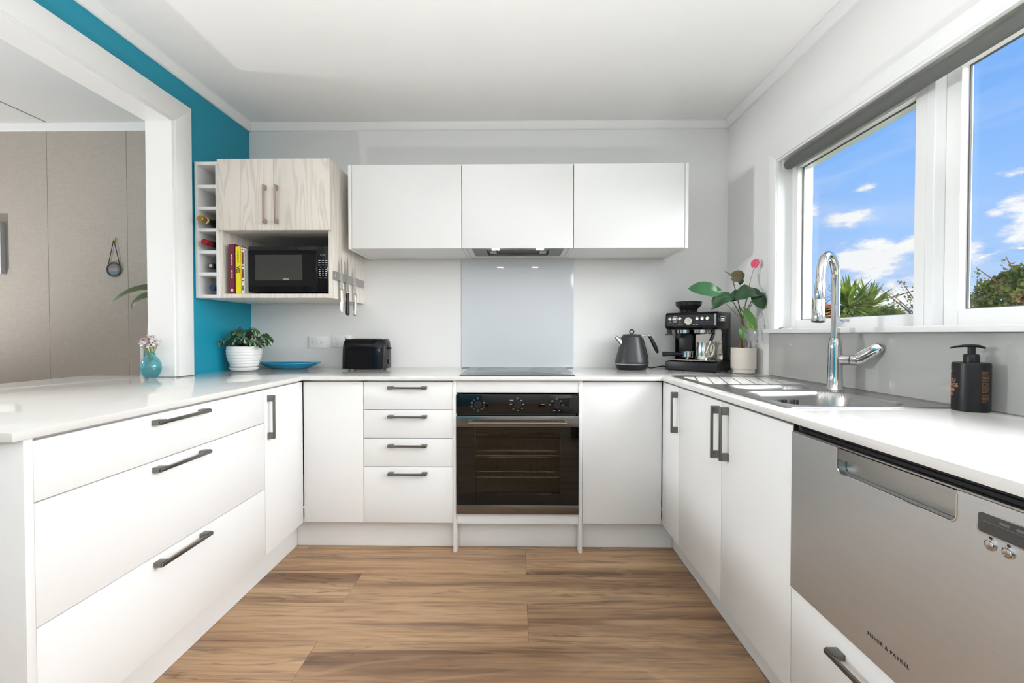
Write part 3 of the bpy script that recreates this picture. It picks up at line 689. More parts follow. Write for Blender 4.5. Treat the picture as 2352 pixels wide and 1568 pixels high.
# --- worktop : one U-shaped slab with a cut-out for the sink
def worktop():
    outer = [(-2.172, .902), (-1.062, .902), (-1.062, 2.138), (.703, 2.138), (.703, .505), (1.2812, .505), (1.2812, 2.7232), (-1.6745, 2.7232), (-1.6745, 2.105),
             (-1.800, 2.105), (-1.800, 2.172), (-2.12, 2.172)]
    for k in range(1, 7):
        a = R(90 + 15 * k); outer.append((-2.12 + .052 * math.cos(a), 2.12 + .052 * math.sin(a)))
    hole = [(.785, 1.262), (1.165, 1.262), (1.165, 1.80), (.785, 1.80)]
    bm = bmesh.new(); ed = []
    for lp in (outer, hole):
        V = [bm.verts.new((x, y, .857)) for x, y in lp]
        ed += [bm.edges.new((V[i], V[(i + 1) % len(V)])) for i in range(len(V))]
    r = bmesh.ops.triangle_fill(bm, use_beauty=True, use_dissolve=False, edges=ed)
    fs = [f for f in bm.faces]
    ex = bmesh.ops.extrude_face_region(bm, geom=fs)
    for v in [q for q in ex['geom'] if isinstance(q, bmesh.types.BMVert)]: v.co.z = BT
    bmesh.ops.recalc_face_normals(bm, faces=list(bm.faces))
    ee = [e for e in bm.edges if len(e.link_faces) == 2 and e.calc_face_angle(0) > .8 and abs(e.verts[0].co.z - e.verts[1].co.z) < 1e-5]
    bmesh.ops.bevel(bm, geom=ee, offset=.0015, segments=2, profile=.5, affect='EDGES')
    g = G(); g.bm.free(); g.bm = bm; return g
obj('worktop', worktop(), bench, label='speckled off-white stone worktop running round the whole kitchen', cat='worktop')

# --- upper cabinets
UY = 2.369; UB, UT = 1.548, 1.997
def upper(x0, x1, lab, panel=None, recess=False):
    c = thing('wall_cabinet', lab, 'cabinet', ((x0 + x1) / 2, 2.55, UB))
    t = .016
    g = G().box(x0, x0 + t, UY + T + .002, YB - .002, UB + .003, UT).box(x1 - t, x1, UY + T + .002, YB - .002, UB + .003, UT).box(x0, x1, UY + T + .002, YB - .002, UT - t, UT).box(x0 + t, x1 - t, YB - .012, YB - .002, UB + .05, UT - t)
    if not recess: g.box(x0 + t, x1 - t, UY + T + .002, YB - .012, UB + .003, UB + .003 + t)
    else: g.box(x0 + t, -.255, UY + T + .002, YB - .012, UB + .008, UB + .024).box(.2525, x1 - t, UY + T + .002, YB - .012, UB + .008, UB + .024).box(-.255, .2525, 2.63, YB - .012, UB + .008, UB + .024)
    obj('carcass', g, white_in, c)
    door('door', x0 + gp, x1 - gp, UY, UY + T, UB, UT, c)
    if panel is not None: door('end_panel', panel, panel + .0175, UY - .001, YB - .001, UB - .004, UT + .001, c)
    return c
upper(-.9005, -.3045, 'white wall cabinet left of the rangehood', -.9185)
upper(-.3030, .2970, 'white wall cabinet over the rangehood', None, True)
upper(.2985, .8925, 'white wall cabinet right of the rangehood', .8935)

# --- rangehood
h = thing('rangehood', 'grey built-in rangehood with two lights under the middle wall cabinet', 'rangehood', (0, 2.5, UB + .002))
g = G().box(-.2505, .2485, 2.391, 2.43, UB + .001, UB + .030, .001).box(-.2505, -.176, 2.43, 2.625, UB + .001, UB + .030).box(.174, .2485, 2.43, 2.625, UB + .001, UB + .030).box(-.176, .174, 2.60, 2.625, UB + .001, UB + .030).box(-.2505, .2485, 2.391, 2.625, UB + .0305, UB + .2)
obj('hood_body', g, mat('hood_grey', (.20, .20, .195), .35, .6, var=.05), h)
f = obj('grease_filter', G().box(-.1755, .1735, 2.4305, 2.5995, UB + .012, UB + .026), mat('filter_mesh', (.09, .09, .09), .5, .5, var=.5, scale=900), h)
for x in (-.16, .125): obj('filter_clip', G().rbox(x, x + .036, 2.50, 2.575, UB + .006, UB + .0119, .004), mat('clip_grey', (.42, .42, .41), .4) if 'clip_grey' not in MAT else MAT['clip_grey'], f)
for x in (-.123, .119): obj('hood_light', G().rbox(x - .02, x + .02, 2.394, 2.414, UB - .003, UB + .0009, .006), hoodlamp, h)
for k in range(5): obj('button', G().cyl((-.03 + .0165 * k, 2.405, UB + .001), (-.03 + .0165 * k, 2.405, UB - .004), .0045, seg=12), chrome, h)

# ================================================================== oven
ov = thing('oven', 'built-in black glass oven with dark steel trims', 'oven', (-.003, 2.4, .1935))
ox0, ox1 = -.3018, .2972
g = G().box(ox0 + .01, ox0 + .02, PY + .03, 2.66, .1945, .785).box(ox1 - .02, ox1 - .01, PY + .03, 2.66, .1945, .785).box(ox0 + .02, ox1 - .02, PY + .03, 2.66, .690, .785)
g.box(ox0 + .02, ox1 - .02, 2.60, 2.66, .1945, .690).box(ox0 + .02, ox1 - .02, PY + .03, 2.60, .1945, .255)
cav = obj('oven_cavity', g, mat('oven_enamel', (.36, .335, .27), .35, var=.1), ov)
for z in (.36, .47, .575):
    g = G()
    for k in range(15): g.cyl((-.26 + .0365 * k, PY + .05, z), (-.26 + .0365 * k, 2.58, z), .0018, seg=6)
    g.cyl((-.275, PY + .05, z), (.27, PY + .05, z), .004, seg=8).cyl((-.275, 2.30, z), (.27, 2.30, z), .003, seg=8).cyl((-.275, 2.57, z), (.27, 2.57, z), .004, seg=8)
    obj('wire_rack', g, chrome, ov)
fas = obj('control_fascia', G().box(ox0, ox1, PY - .014, PY + .028, .6965, .7885, .0015, 2), blackglass, ov)
obj('vent_gap', G().box(ox0 + .012, ox1 - .012, PY + .002, PY + .028, .684, .6963), dark, ov)
def knob(x, z):
    k = obj('knob', G().lathe([(0, 0), (.0185, 0), (.0185, .004), (.0165, .018), (.0150, .0205), (0, .021)], 32, M=Matrix.Translation((x, PY - .0142, z)) @ Matrix.Rotation(R(90), 4, 'X')), blackm, fas)
KN = [(-.197, .7385), (-.004, .7385), (.189, .7370)]
for x, z in KN: knob(x, z)
def mark(g, x, z, w, h, t=.0009, fill=False):
    y0, y1 = PY - .0146, PY - .0139
    if fill: g.box(x - w / 2, x + w / 2, y0, y1, z - h / 2, z + h / 2); return
    g.box(x - w / 2, x + w / 2, y0, y1, z + h / 2 - t, z + h / 2).box(x - w / 2, x + w / 2, y0, y1, z - h / 2, z - h / 2 + t)
    g.box(x - w / 2, x - w / 2 + t, y0, y1, z - h / 2, z + h / 2).box(x + w / 2 - t, x + w / 2, y0, y1, z - h / 2, z + h / 2)
g = G(); x, z = KN[0]
for k in range(8):
    a = R(90 + 36 + 36 * k); mark(g, x + .031 * math.cos(a), z + .029 * math.sin(a), .010, .008)
mark(g, x, z + .031, .0018, .011, fill=True)
x, z = KN[1]
for a in (50, 5, -40, -85, -130): mark(g, x + .030 * math.cos(R(a)), z + .028 * math.sin(R(a)), .007, .003, fill=True)
mark(g, x, z + .031, .008, .008); mark(g, x - .028, z + .022, .017, .0035, fill=True); mark(g, x - .031, z + .003, .011, .0035, fill=True)
x, z = KN[2]
for a in (45, 0, 135): mark(g, x + .030 * math.cos(R(a)), z + .028 * math.sin(R(a)), .008, .006)
mark(g, x, z + .031, .008, .009); mark(g, x - .033, z + .002, .010, .004, fill=True); mark(g, x - .069, z + .003, .017, .0022, fill=True)
mark(g, x - .012, z - .027, .009, .003, fill=True); mark(g, x + .013, z - .027, .006, .003, fill=True)
obj('dial_markings', g, greyprint, fas, kind='stuff')
dr = obj('oven_door', G().box(ox0, -.2090, PY - .016, PY + .026, .2445, .6285, .001).box(.2070, ox1, PY - .016, PY + .026, .2445, .6285, .001)
         .box(-.2090, .2070, PY - .016, PY + .026, .602, .6285, .001).box(-.2090, .2070, PY - .016, PY + .026, .2445, .300, .001), blackglass, ov)
obj('door_window', G().box(-.2092, .2072, PY - .0155, PY - .0115, .2995, .6025), ovenpane, dr)
obj('door_top_trim', G().box(ox0, ox1, PY - .018, PY + .026, .6290, .6825, .0012, 2), ovensteel, dr)
obj('door_bottom_trim', G().box(ox0, ox1, PY - .018, PY + .026, .1985, .2440, .0012, 2), ovensteel, dr)
g = G().tube([(-.238, PY - .018, .657), (-.238, PY - .050, .657), (-.232, PY - .058, .6565)], .0055, 10).tube([(.232, PY - .018, .657), (.232, PY - .050, .657), (.226, PY - .058, .6565)], .0055, 10)
g.rbox(-.240, .234, PY - .068, PY - .054, .6515, .6615, .004, 'x', 4)
obj('door_handle', g, ovensteel, dr)
obj('maker_name', text_g('Midea', .0105, MF((.003, PY - .0183, .2205), (1, 0, 0), (0, 0, 1)), spacing=1.1), darkprint, dr)
g = G()
pts = [(-.0165 + .008 * math.cos(R(a)), PY - .0184, .2215 + .006 * math.sin(R(a))) for a in range(200, -60, -20)]
g.tube(pts, .0006, 6); obj('maker_mark', g, darkprint, dr)

# cooktop
ct = thing('cooktop', 'black glass induction cooktop set on the worktop', 'cooktop', (-.005, 2.45, BT))
obj('cooktop_glass', G().rbox(-.2930, .2840, 2.180, 2.695, BT + .0004, BT + .0055, .006, 'z', 4, .0012), hobglass, ct)
zonem = mat('zone_print', (.10, .10, .105), .4)
for cx, cy, rr in ((-.15, 2.32, .075), (.14, 2.32, .09), (-.15, 2.56, .09), (.14, 2.56, .075)):
    obj('cooking_zone', G().lathe([(rr, .0056), (rr, .00575), (rr - .001, .00575), (rr - .001, .0056)], 40, (cx, cy, BT)), zonem, ct)

# ================================================================== dishwasher drawer
dw = thing('dishwasher', 'brushed steel drawer dishwasher under the right worktop', 'dishwasher', (1.0, .83, .4305))
DY0, DY1, DZ0, DZ1 = .5385, 1.1330, .4345, .8350
obj('tub', G().box(PR + .03, 1.27, DY0 + .005, DY1 - .005, .4308, .8560), mat('tub_dark', (.03, .03, .032), .5), dw)
RY0, RY1, RZ0 = .7085, .9720, .7815
g = G()
g.box(PR - .006, PR + .012, DY0, RY0, DZ0, DZ1, .0015, 2).box(PR - .006, PR + .012, RY1, DY1, DZ0, DZ1, .0015, 2)
g2 = G().box(PR - .006, PR + .012, DY0, DY1, DZ0, RZ0)
g = G()
# front skin: outline with a notch for the recessed handle, extruded, edges softened
r_ = .012
notch = [(RY1, DZ1 - .006), (RY1, RZ0 + r_)] + [(RY1 - r_ + r_ * math.cos(R(a)), RZ0 + r_ - r_ * math.sin(R(a))) for a in (22, 45, 68)] + [(RY1 - r_, RZ0), (RY0 + r_, RZ0)] + \
        [(RY0 + r_ - r_ * math.sin(R(a)), RZ0 + r_ - r_ * math.cos(R(a))) for a in (22, 45, 68)] + [(RY0, RZ0 + r_), (RY0, DZ1 - .006)]
g.prism([(DY0, DZ0), (DY0, DZ1), (RY0, DZ1), (RY0, RZ0 + r_)] + [(RY0 + r_ - r_ * math.cos(R(a)), RZ0 + r_ - r_ * math.sin(R(a))) for a in (22, 45, 68)] + [(RY0 + r_, RZ0), (RY1 - r_, RZ0)]
        + [(RY1 - r_ + r_ * math.sin(R(a)), RZ0 + r_ - r_ * math.cos(R(a))) for a in (22, 45, 68)] + [(RY1, RZ0 + r_), (RY1, DZ1), (DY1, DZ1), (DY1, DZ0)], 'x', PR - .006, PR + .012)
g2.bm.free()
fr = obj('front_panel', g, steel_dw, dw)
obj('pocket_handle', G().box(PR + .013, PR + .028, RY0 - .004, RY1 + .004, RZ0 - .004, DZ1 - .001).prism([(PR - .0055, DZ1 - .001), (PR - .0055, DZ1 - .024), (PR + .002, DZ1 - .026), (PR + .0128, DZ1 - .012), (PR + .0128, DZ1 - .001)], 'y', RY0 + .0006, RY1 - .0006), steel, fr)
g = G(); g.tube([(PR - .0062, y, z) for y, z in notch], .0014, 6); obj('pocket_rim', g, chrome, fr)
obj('top_trim', G().box(PR - .004, PR + .028, DY0, DY1, DZ1 + .0006, DZ1 + .0036), steel, dw)
obj('vent_strip', G().box(PR + .006, PR + .028, DY0 + .01, DY1 - .02, .8392, .8475, .001).box(PR + .010, PR + .028, DY0 + .01, DY1 - .02, .8480, .8562), blackm, dw)
obj('side_trim', G().box(PR + .000, PR + .012, DY1 + .0006, DY1 + .0034, DZ0, .8560), steel, dw)
obj('display_rim', G().rbox(PR - .0068, PR - .0061, .548, .6775, .7835, .8175, .006, 'x', 4), chrome, fr)
obj('display_window', G().rbox(PR - .0074, PR - .0068, .550, .6750, .7860, .8155, .005, 'x', 4), mat('display_glass', (.055, .055, .052), .06), fr)
g = G().box(PR - .0077, PR - .0074, .555, .668, .8035, .8043)
for k in range(4): g.box(PR - .0077, PR - .0074, .632 - .022 * k, .645 - .022 * k, .8070, .8110)
obj('display_print', g, mat('display_grey', (.12, .12, .12), .5), fr)
for y in (.6577, .6335):
    obj('button', G().lathe([(0, 0), (.0085, 0), (.0085, .0015), (.0070, .0025), (.0068, .0015), (.0062, .0015), (.0055, .0032), (0, .0036)], 24, M=Matrix.Translation((PR - .0061, y, .7712)) @ Matrix.Rotation(R(-90), 4, 'Y')), chrome, fr)
    obj('indicator', G().cyl((PR - .0061, y, .7818 - .0005), (PR - .0068, y, .7818 - .0005), .0022, seg=12), darkprint, fr)
obj('maker_name', text_g('FISHER & PAYKEL', .0098, MF((PR - .0063, .8358, .4840), (0, -1, 0), (0, 0, 1)), spacing=1.28, bold=.0002), darkprint, fr)

# ================================================================== sink
sk = thing('kitchen_sink', 'stainless one-and-a-half bowl sink with ribbed drainer set in the worktop', 'sink', (1.0, 1.71, BT))
SX0, SX1, SY0, SY1 = .752, 1.250, 1.237, 2.180
def rrect(x, y, x0, x1, y0, y1, r):
    """signed distance to a rounded rectangle, negative inside"""
    cx, cy = (x0 + x1) / 2, (y0 + y1) / 2
    qx = abs(x - cx) - (x1 - x0) / 2 + r; qy = abs(y - cy) - (y1 - y0) / 2 + r
    return math.hypot(max(qx, 0), max(qy, 0)) + min(max(qx, qy), 0) - r
def sm(t): t = max(0, min(1, t)); return t * t * (3 - 2 * t)
def sinkh(x, y):
    z = .0035
    e = -rrect(x, y, SX0, SX1, SY0, SY1, .02)
    z = .0008 + .0032 * sm(e / .006) - .0026 * sm((e - .010) / .008)
    dr = -rrect(x, y, .785, 1.205, 1.815, 2.150, .03)
    if dr > 0:
        k = sm(dr / .02); u = (x - .33 * (y - 1.8)) / .0575
        z += k * (-.0030 + .0022 * max(0, math.cos(2 * math.pi * u)) ** 6)
    b1 = -rrect(x, y, .797, 1.150, 1.270, 1.600, .085)
    z -= .145 * sm(b1 / .022) + .010 * sm((b1 - .01) / .12)
    b2 = -rrect(x, y, .835, 1.120, 1.655, 1.790, .06)
    z -= .085 * sm(b2 / .020) + .006 * sm(b2 / .06)
    return z
g = G(); nx, ny = 130, 240
g.grid(lambda i, j: Vector((SX0 + (SX1 - SX0) * i, SY0 + (SY1 - SY0) * j, BT + sinkh(SX0 + (SX1 - SX0) * i, SY0 + (SY1 - SY0) * j))), nx, ny)
E_ = [e for e in g.bm.edges if e.is_boundary]
ex = bmesh.ops.extrude_edge_only(g.bm, edges=E_)
for v in [q for q in ex['geom'] if isinstance(q, bmesh.types.BMVert)]: v.co.z = BT + .0003
obj('sink_bowl', g, sinkm, sk, angle=70)
for x, y, z, r in ((.975, 1.435, -.1514, .042), (.98, 1.722, -.0870, .034)):
    obj('drain', G().lathe([(0, .002), (r * .45, .002), (r * .5, .0035), (r * .62, .0035), (r * .66, .0015), (r * .9, .0025), (r, .0005)], 28, (x, y, BT + z)), chrome, sk)
g = G()
for dx in (-.026, -.0155, .0155, .026): g.rbox(.975 + dx - .003, .975 + dx + .003, 1.5795, 1.5835, BT - .052, BT - .027, .0025, 'y', 3)
g.cyl((.975, 1.5795, BT - .040), (.975, 1.5835, BT - .040), .004, seg=10)
obj('overflow_slots', g, dark, sk)

# tap
tp = thing('mixer_tap', 'tall chrome gooseneck mixer tap with pull-out spray', 'tap', (1.185, 1.655, BT + .0016))
tx, ty = 1.185, 1.655; dv = Vector((-.77, -.64, 0)); pv = Vector((.64, -.77, 0))
obj('tap_body', G().lathe([(0, .0017), (.0295, .0017), (.0285, .0045), (.0255, .010), (.0238, .08), (.0225, .150), (.0215, .165), (.0185, .184), (.0172, .190), (.0172, .1935), (0, .1935)], 40, (tx, ty, BT)), chrome, tp)
pts = [Vector((tx, ty, BT + .194)), Vector((tx, ty, 1.14)), Vector((tx, ty, 1.22))]
Rr = .085; zc = 1.285
for a in range(0, 181, 12): pts.append(Vector((tx, ty, zc)) + dv * (Rr - Rr * math.cos(R(a))) + Vector((0, 0, Rr * math.sin(R(a)) * 1.0)))
pe = pts[-1]; pts.append(pe + dv * .002 + Vector((0, 0, -.02)))
obj('spout', G().tube(pts, .0142, 20), chrome, tp)
q0 = pts[-1]; ax = (dv * .12 + Vector((0, 0, -1))).normalized()
obj('spray_head', G().tube([q0 + ax * t for t in (0, .004, .03, .060, .062, .064, .10, .135, .138)], [.0142, .0162, .0166, .0168, .0160, .0168, .0185, .0215, .0205], 24), chrome, tp)
obj('spray_face', G().cyl(q0 + ax * .1381, q0 + ax * .1395, .0185), dark, tp)
lb = Vector((tx, ty, .990))
lv = obj('lever', G().tube([lb + pv * .010, lb + pv * .046], .0185, 24).tube([lb + pv * .0485, lb + pv * .066], .0200, 24), chrome, tp)
l0 = lb + pv * .060 + Vector((0, 0, -.004)); ld = (pv * .80 + Vector((0, 0, .62))).normalized()
obj('lever_paddle', G().tube([l0 - ld * .012, l0 - ld * .004, l0 + ld * .02, l0 + ld * .070, l0 + ld * .090, l0 + ld * .096], [.008, .0185, .0215, .0205, .0175, .008], 20, flat=(1.0, .55), up=(0, 0, 1)), chrome, tp)

# soap dispenser
sx, sy, sr = 1.229, 1.205, .0385
sp = thing('soap_dispenser', 'black cylindrical soap pump bottle with copper lettering', 'soap bottle', (sx, sy, BT))
sb = obj('bottle', G().lathe([(0, .0005), (sr - .002, .0005), (sr, .003), (sr, .126), (sr - .001, .1305), (sr - .004, .1315), (.018, .1285), (0, .1285)], 56, (sx, sy, BT)), soapm, sp)
obj('pump_collar', G().lathe([(0, .1286), (.0165, .1286), (.0165, .150), (.015, .153), (.0085, .155), (0, .155)], 32, (sx, sy, BT)), blackm, sp)
obj('pump_stem', G().cyl((sx, sy, BT + .1545), (sx, sy, BT + .1735), .0078), blackm, sp)
pd = Vector((-.75, .66, 0)); c0 = Vector((sx, sy, BT + .1755))
obj('pump_head', G().tube([c0 + pd * t + Vector((0, 0, z)) for t, z in ((.042, -.006), (.030, -.002), (.015, .0005), (0, .001), (-.014, 0), (-.026, -.005))], [.0028, .0036, .005, .006, .005, .0035], 12, flat=(.75, 1.5), up=(0, 0, 1)), blackm, sp)
a_cam = math.atan2(-sy, -sx)
def wraptxt(body, size, z, a, **k): return text_g(body, size, Matrix.Translation((sx, sy, BT + z)), .0002, wrap=(sr + .0003, a), **k)
obj('lettering', wraptxt('ecoya', .0085, .108, a_cam - R(82), bold=.0003), copper, sb)
for t, z, a, s_, b_ in (('BLOOD', .083, -84, .0145, 0), ('ORANGE', .069, -82, .0145, 0), ('HAND', .056, -82, .0135, .0005), ('WASH', .044, -84, .0115, 0)):
    obj('lettering', wraptxt(t, s_, z, a_cam + R(a), bold=b_), copper, sb)
g = G()
rnd = random.Random(3)
for z0, n in ((.107, 2), (.100, 6), (.082, 1), (.077, 8), (.052, 1), (.045, 6)):
    for k in range(n):
        z = z0 - .0034 * k; w = 26 if n > 1 else 13
        w = w - (rnd.random() * 6 if k == n - 1 else 0)
        for q in range(int(w)):
            a = a_cam + R(31 + q); b = a + R(.86)
            r1 = sr + .0004
            vs_ = [g.bm.verts.new((sx + math.cos(t) * r1, sy + math.sin(t) * r1, BT + zz)) for t, zz in ((a, z), (b, z), (b, z + .002), (a, z + .002))]
            if rnd.random() > .14: g.bm.faces.new(vs_)
obj('fine_print', g, copperd, sb, smooth=False)

# ================================================================== pale cabinet, wine rack and what is in them
MX0, MX1, MY, MZ0, MZ1 = -1.543, -.9625, 2.237, 1.272, 1.980
NZ = 1.617                                        # underside of the doors / ceiling of the niche
c = thing('microwave_cabinet', 'pale ash wall cabinet with two doors over an open microwave niche', 'cabinet', ((MX0 + MX1) / 2, 2.5, MZ0))
yb = YB - .001
obj('side_panel', G().box(MX0, MX0 + .016, MY + .020, yb, MZ0, MZ1, .0005), ash, c)
obj('side_panel', G().box(MX1 - .016, MX1, MY + .020, yb, MZ0, MZ1, .0005), ash, c)
obj('bottom_panel', G().box(MX0 + .0162, MX1 - .0162, MY + .020, yb, MZ0 + .001, MZ0 + .022, .0005), ash, c)
obj('top_panel', G().box(MX0 + .0162, MX1 - .0162, MY + .020, yb, MZ1 - .016, MZ1), ash, c)
obj('niche_ceiling', G().box(MX0 + .0162, MX1 - .0162, MY + .020, yb, NZ + .002, NZ + .018), white_in, c)
obj('back_panel', G().box(MX0 + .0162, MX1 - .0162, yb - .008, yb, MZ0 + .0222, MZ1 - .0162), white_in, c)
xm = -1.2495
d = door('door', MX0 + .0005, xm - .001, MY, MY + .018, NZ, MZ1, c, ash); handle(d, (-1.2905, MY, 1.745), (0, 0, 1), (0, -1, 0), .193, .009, bronze, .027, .022)
d = door('door', xm + .001, MX1 - .0005, MY, MY + .018, NZ, MZ1, c, ash); handle(d, (-1.2320, MY, 1.745), (0, 0, 1), (0, -1, 0), .193, .009, bronze, .027, .022)

w = thing('wine_rack', 'narrow white wine rack of six open cells beside the teal wall', 'wine rack', (-1.604, 2.5, 1.272))
obj('side_panel', G().box(-1.6680, -1.6520, MY + .012, yb, 1.272, 1.972, .0005), white_in, w)
obj('side_panel', G().box(-1.5590, -1.5435, MY + .012, yb, 1.272, 1.972, .0005), white_in, w)
obj('back_panel', G().box(-1.6518, -1.5592, yb - .006, yb, 1.275, 1.970), white_in, w)
for z in (1.2725, 1.3872, 1.5012, 1.6142, 1.7262, 1.8382, 1.9552):
    obj('shelf', G().box(-1.6518, -1.5592, MY + .013, yb - .0065, z, z + .0165, .0004), white_in, w)
def bottle(x, yn, zc, foil, lab, ring=None, grp='wine bottles in the rack'):
    b = thing('wine_bottle', lab, 'bottle', (x, yn + .15, zc - .0375), group=grp)
    M = Matrix.Translation((x, yn, zc)) @ Matrix.Rotation(R(-90), 4, 'X')
    obj('bottle_glass', G().lathe([(0, .055), (.0148, .055), (.0155, .09), (.020, .105), (.034, .135), (.0372, .150), (.0372, .292), (.034, .298), (0, .296)], 28, M=M), bottleglass, b)
    obj('foil_capsule', G().lathe([(0, 0), (.0135, 0), (.0155, .002), (.0158, .012), (.0152, .018), (.0155, .0549), (.0150, .0549)], 28, M=M), foil, b)
    if ring: obj('foil_band', G().lathe([(.0157, .034), (.0163, .035), (.0163, .043), (.0157, .044)], 28, M=M), ring, b)
    else: obj('foil_stamp', G().lathe([(0, -.0006), (.009, -.0006), (.009, .0001)], 20, M=M), silverfoil if foil is blackfoil else foil, b)
bottle(-1.6030, 2.196, 1.6684, gold, 'wine bottle with gold foil sticking out of the rack', ring=mat('cream_band', (.75, .66, .45), .4))
bottle(-1.6030, 2.222, 1.5555, redfoil, 'wine bottle with red foil in the rack')
bottle(-1.6020, 2.268, 1.4415, blackfoil, 'wine bottle with black foil and silver stamp in the rack')
bottle(-1.5985, 2.270, 1.3275, bluefoil, 'wine bottle with dark blue foil in the lowest rack cell')

BZ = MZ0 + .0225
def book(x0, x1, h, yf, dep, m, lab):
    b = thing('book', lab, 'book', ((x0 + x1) / 2, yf + dep / 2, BZ), group='cook books in the niche')
    obj('cover', G().box(x0, x1, yf, yf + .003, BZ, BZ + h, .0008).box(x0, x0 + .002, yf + .003, yf + dep, BZ, BZ + h).box(x1 - .002, x1, yf + .003, yf + dep, BZ, BZ + h), m, b)
    obj('pages', G().box(x0 + .0022, x1 - .0022, yf + .0035, yf + dep - .003, BZ + .003, BZ + h - .004), pagem, b); return b
def spine(b, txt, x, z, size, yf, m, **k): obj('spine_lettering', text_g(txt, size, MF((x, yf - .0004, z), (0, 0, -1), (1, 0, 0)), .0002, **k), m, b)
b = book(-1.5015, -1.4725, .258, 2.262, .20, mat('maroon_cover', (.17, .012, .045), .45), 'thick maroon cook book at the left end of the niche')
spine(b, 'MACIASIN  ·  VESTUS', -1.4865, BZ + .143, .0105, 2.262, whiteprint, spacing=1.25, bold=.0002)
obj('publisher_mark', G().box(-1.4935, -1.4800, 2.2614, 2.2619, BZ + .013, BZ + .018).box(-1.4935, -1.4800, 2.2614, 2.2619, BZ + .020, BZ + .025), whiteprint, b)
b = book(-1.4695, -1.4640, .252, 2.285, .19, mat('cream_cover', (.80, .79, .75), .5), 'thin white book between the maroon and yellow books')
b = book(-1.4630, -1.4390, .243, 2.256, .21, mat('yellow_cover', (.80, .70, .012), .4), 'yellow vegetable cook book in the microwave niche')
spine(b, 'JAMIE OLIVER', -1.4500, BZ + .190, .0100, 2.256, darkprint, spacing=1.0)
spine(b, 'VEG', -1.4510, BZ + .123, .0210, 2.256, darkprint, bold=.0009, spacing=.9)
b = book(-1.4370, -1.4205, .238, 2.262, .20, mat('white_cover', (.80, .78, .77), .45), 'white cook book with red bands and black dots on its spine')
g = G()
for z in (.228, .142, .068): g.cyl((-1.4288, 2.2622, BZ + z), (-1.4288, 2.2614, BZ + z), .0038, seg=16)
obj('spine_dots', g, darkprint, b, kind='stuff')
for z, h_, t in ((.184, .062, 'HOME STYLE'), (.105, .050, 'TASTES')):
    obj('spine_band', G().box(-1.4335, -1.4240, 2.2615, 2.2622, BZ + z - h_ / 2, BZ + z + h_ / 2), MAT.get('red_band') or mat('red_band', (.40, .03, .03), .5), b)
    spine(b, t, -1.4288, BZ + z, .0075, 2.2614, darkprint)
spine(b, 'FRESH', -1.4288, BZ + .030, .0095, 2.2614, darkprint, bold=.0005)
m_ = mat('speckled_cover', (.30, .32, .30), .5, var=.9, scale=220)
b = book(-1.4190, -1.4075, .230, 2.262, .20, m_, 'thin black and white speckled book against the microwave')

mo = thing('microwave_oven', 'black microwave oven in the pale cabinet niche', 'microwave', (-1.19, 2.42, BZ))
mx0, mx1, my, mz0, mz1 = -1.4060, -.9830, 2.268, BZ + .010, BZ + .2470
obj('microwave_body', G().box(mx0 + .004, mx1 - .004, my + .022, 2.60, mz0 + .004, mz1 - .003, .004, 2), blackm, mo)
for x in (mx0 + .04, mx1 - .05):
    for y in (2.32, 2.55): obj('foot', G().cyl((x, y, BZ + .0004), (x, y, mz0 + .0045), .012, seg=16), blackm, mo)
md = obj('microwave_door', G().box(mx0, -1.0455, my + .004, my + .021, mz0, mz1, .003, 2), blackg, mo)
obj('door_glass', G().box(mx0 + .006, -1.0480, my + .0005, my + .0039, mz0 + .030, mz1 - .020, .001), mat('microwave_door_glass', (.006, .006, .007), .04), md)
obj('door_window', G().rbox(-1.3690, -1.1560 + .035, my - .0006, my + .0004, mz0 + .060, mz1 - .045, .005, 'y', 4), mat('microwave_window', (.05, .05, .048), .07), md)
obj('maker_name', text_g('Kelvinator', .0078, MF((-1.206, my - .0008, mz0 + .0665), (1, 0, 0), (0, 0, 1)), .0002, bold=.0001), whiteprint, md)
cp = obj('control_panel', G().box(-1.0440, mx1, my + .001, my + .021, mz0, mz1, .003, 2), blackg, mo)
obj('panel_rim', G().box(-1.0445, -1.0425, my - .0002, my + .0010, mz0 + .040, mz1 - .03), mat('dark_rim', (.14, .14, .14), .3, .6), cp)
px = -1.0135
obj('clock_digits', text_g('0:00', .0145, MF((px, my + .0006, mz1 - .046), (1, 0, 0), (0, 0, 1)), .0002, spacing=1.1), digits, cp)
g = G(); rnd = random.Random(5)
for r_, z in enumerate((-.075, -.086, -.098)):
    for k in (-1, 0, 1): g.box(px + k * .018 - .0055, px + k * .018 + .0055, my + .0004, my + .0009, mz1 + z - .0012, mz1 + z + .0012)
for k in (-.5, .5): g.box(px + k * .02 - .004, px + k * .02 + .004, my + .0004, my + .0009, mz1 - .110, mz1 - .1078)
for r_ in range(4):
    for k in (-1, 0, 1):
        if r_ == 3 and k: g.box(px + k * .016 - .0045, px + k * .016 + .0045, my + .0004, my + .0009, mz1 - .1545, mz1 - .1525)
        else: g.cyl((px + k * .016, my + .0009, mz1 - .120 - .0112 * r_), (px + k * .016, my + .0003, mz1 - .120 - .0112 * r_), .0026, seg=10)
for k in (-1, 1): g.box(px + k * .014 - .0085, px + k * .014 + .0085, my + .0004, my + .0009, mz1 - .1665, mz1 - .1645)
obj('key_print', g, whiteprint, cp, kind='stuff')

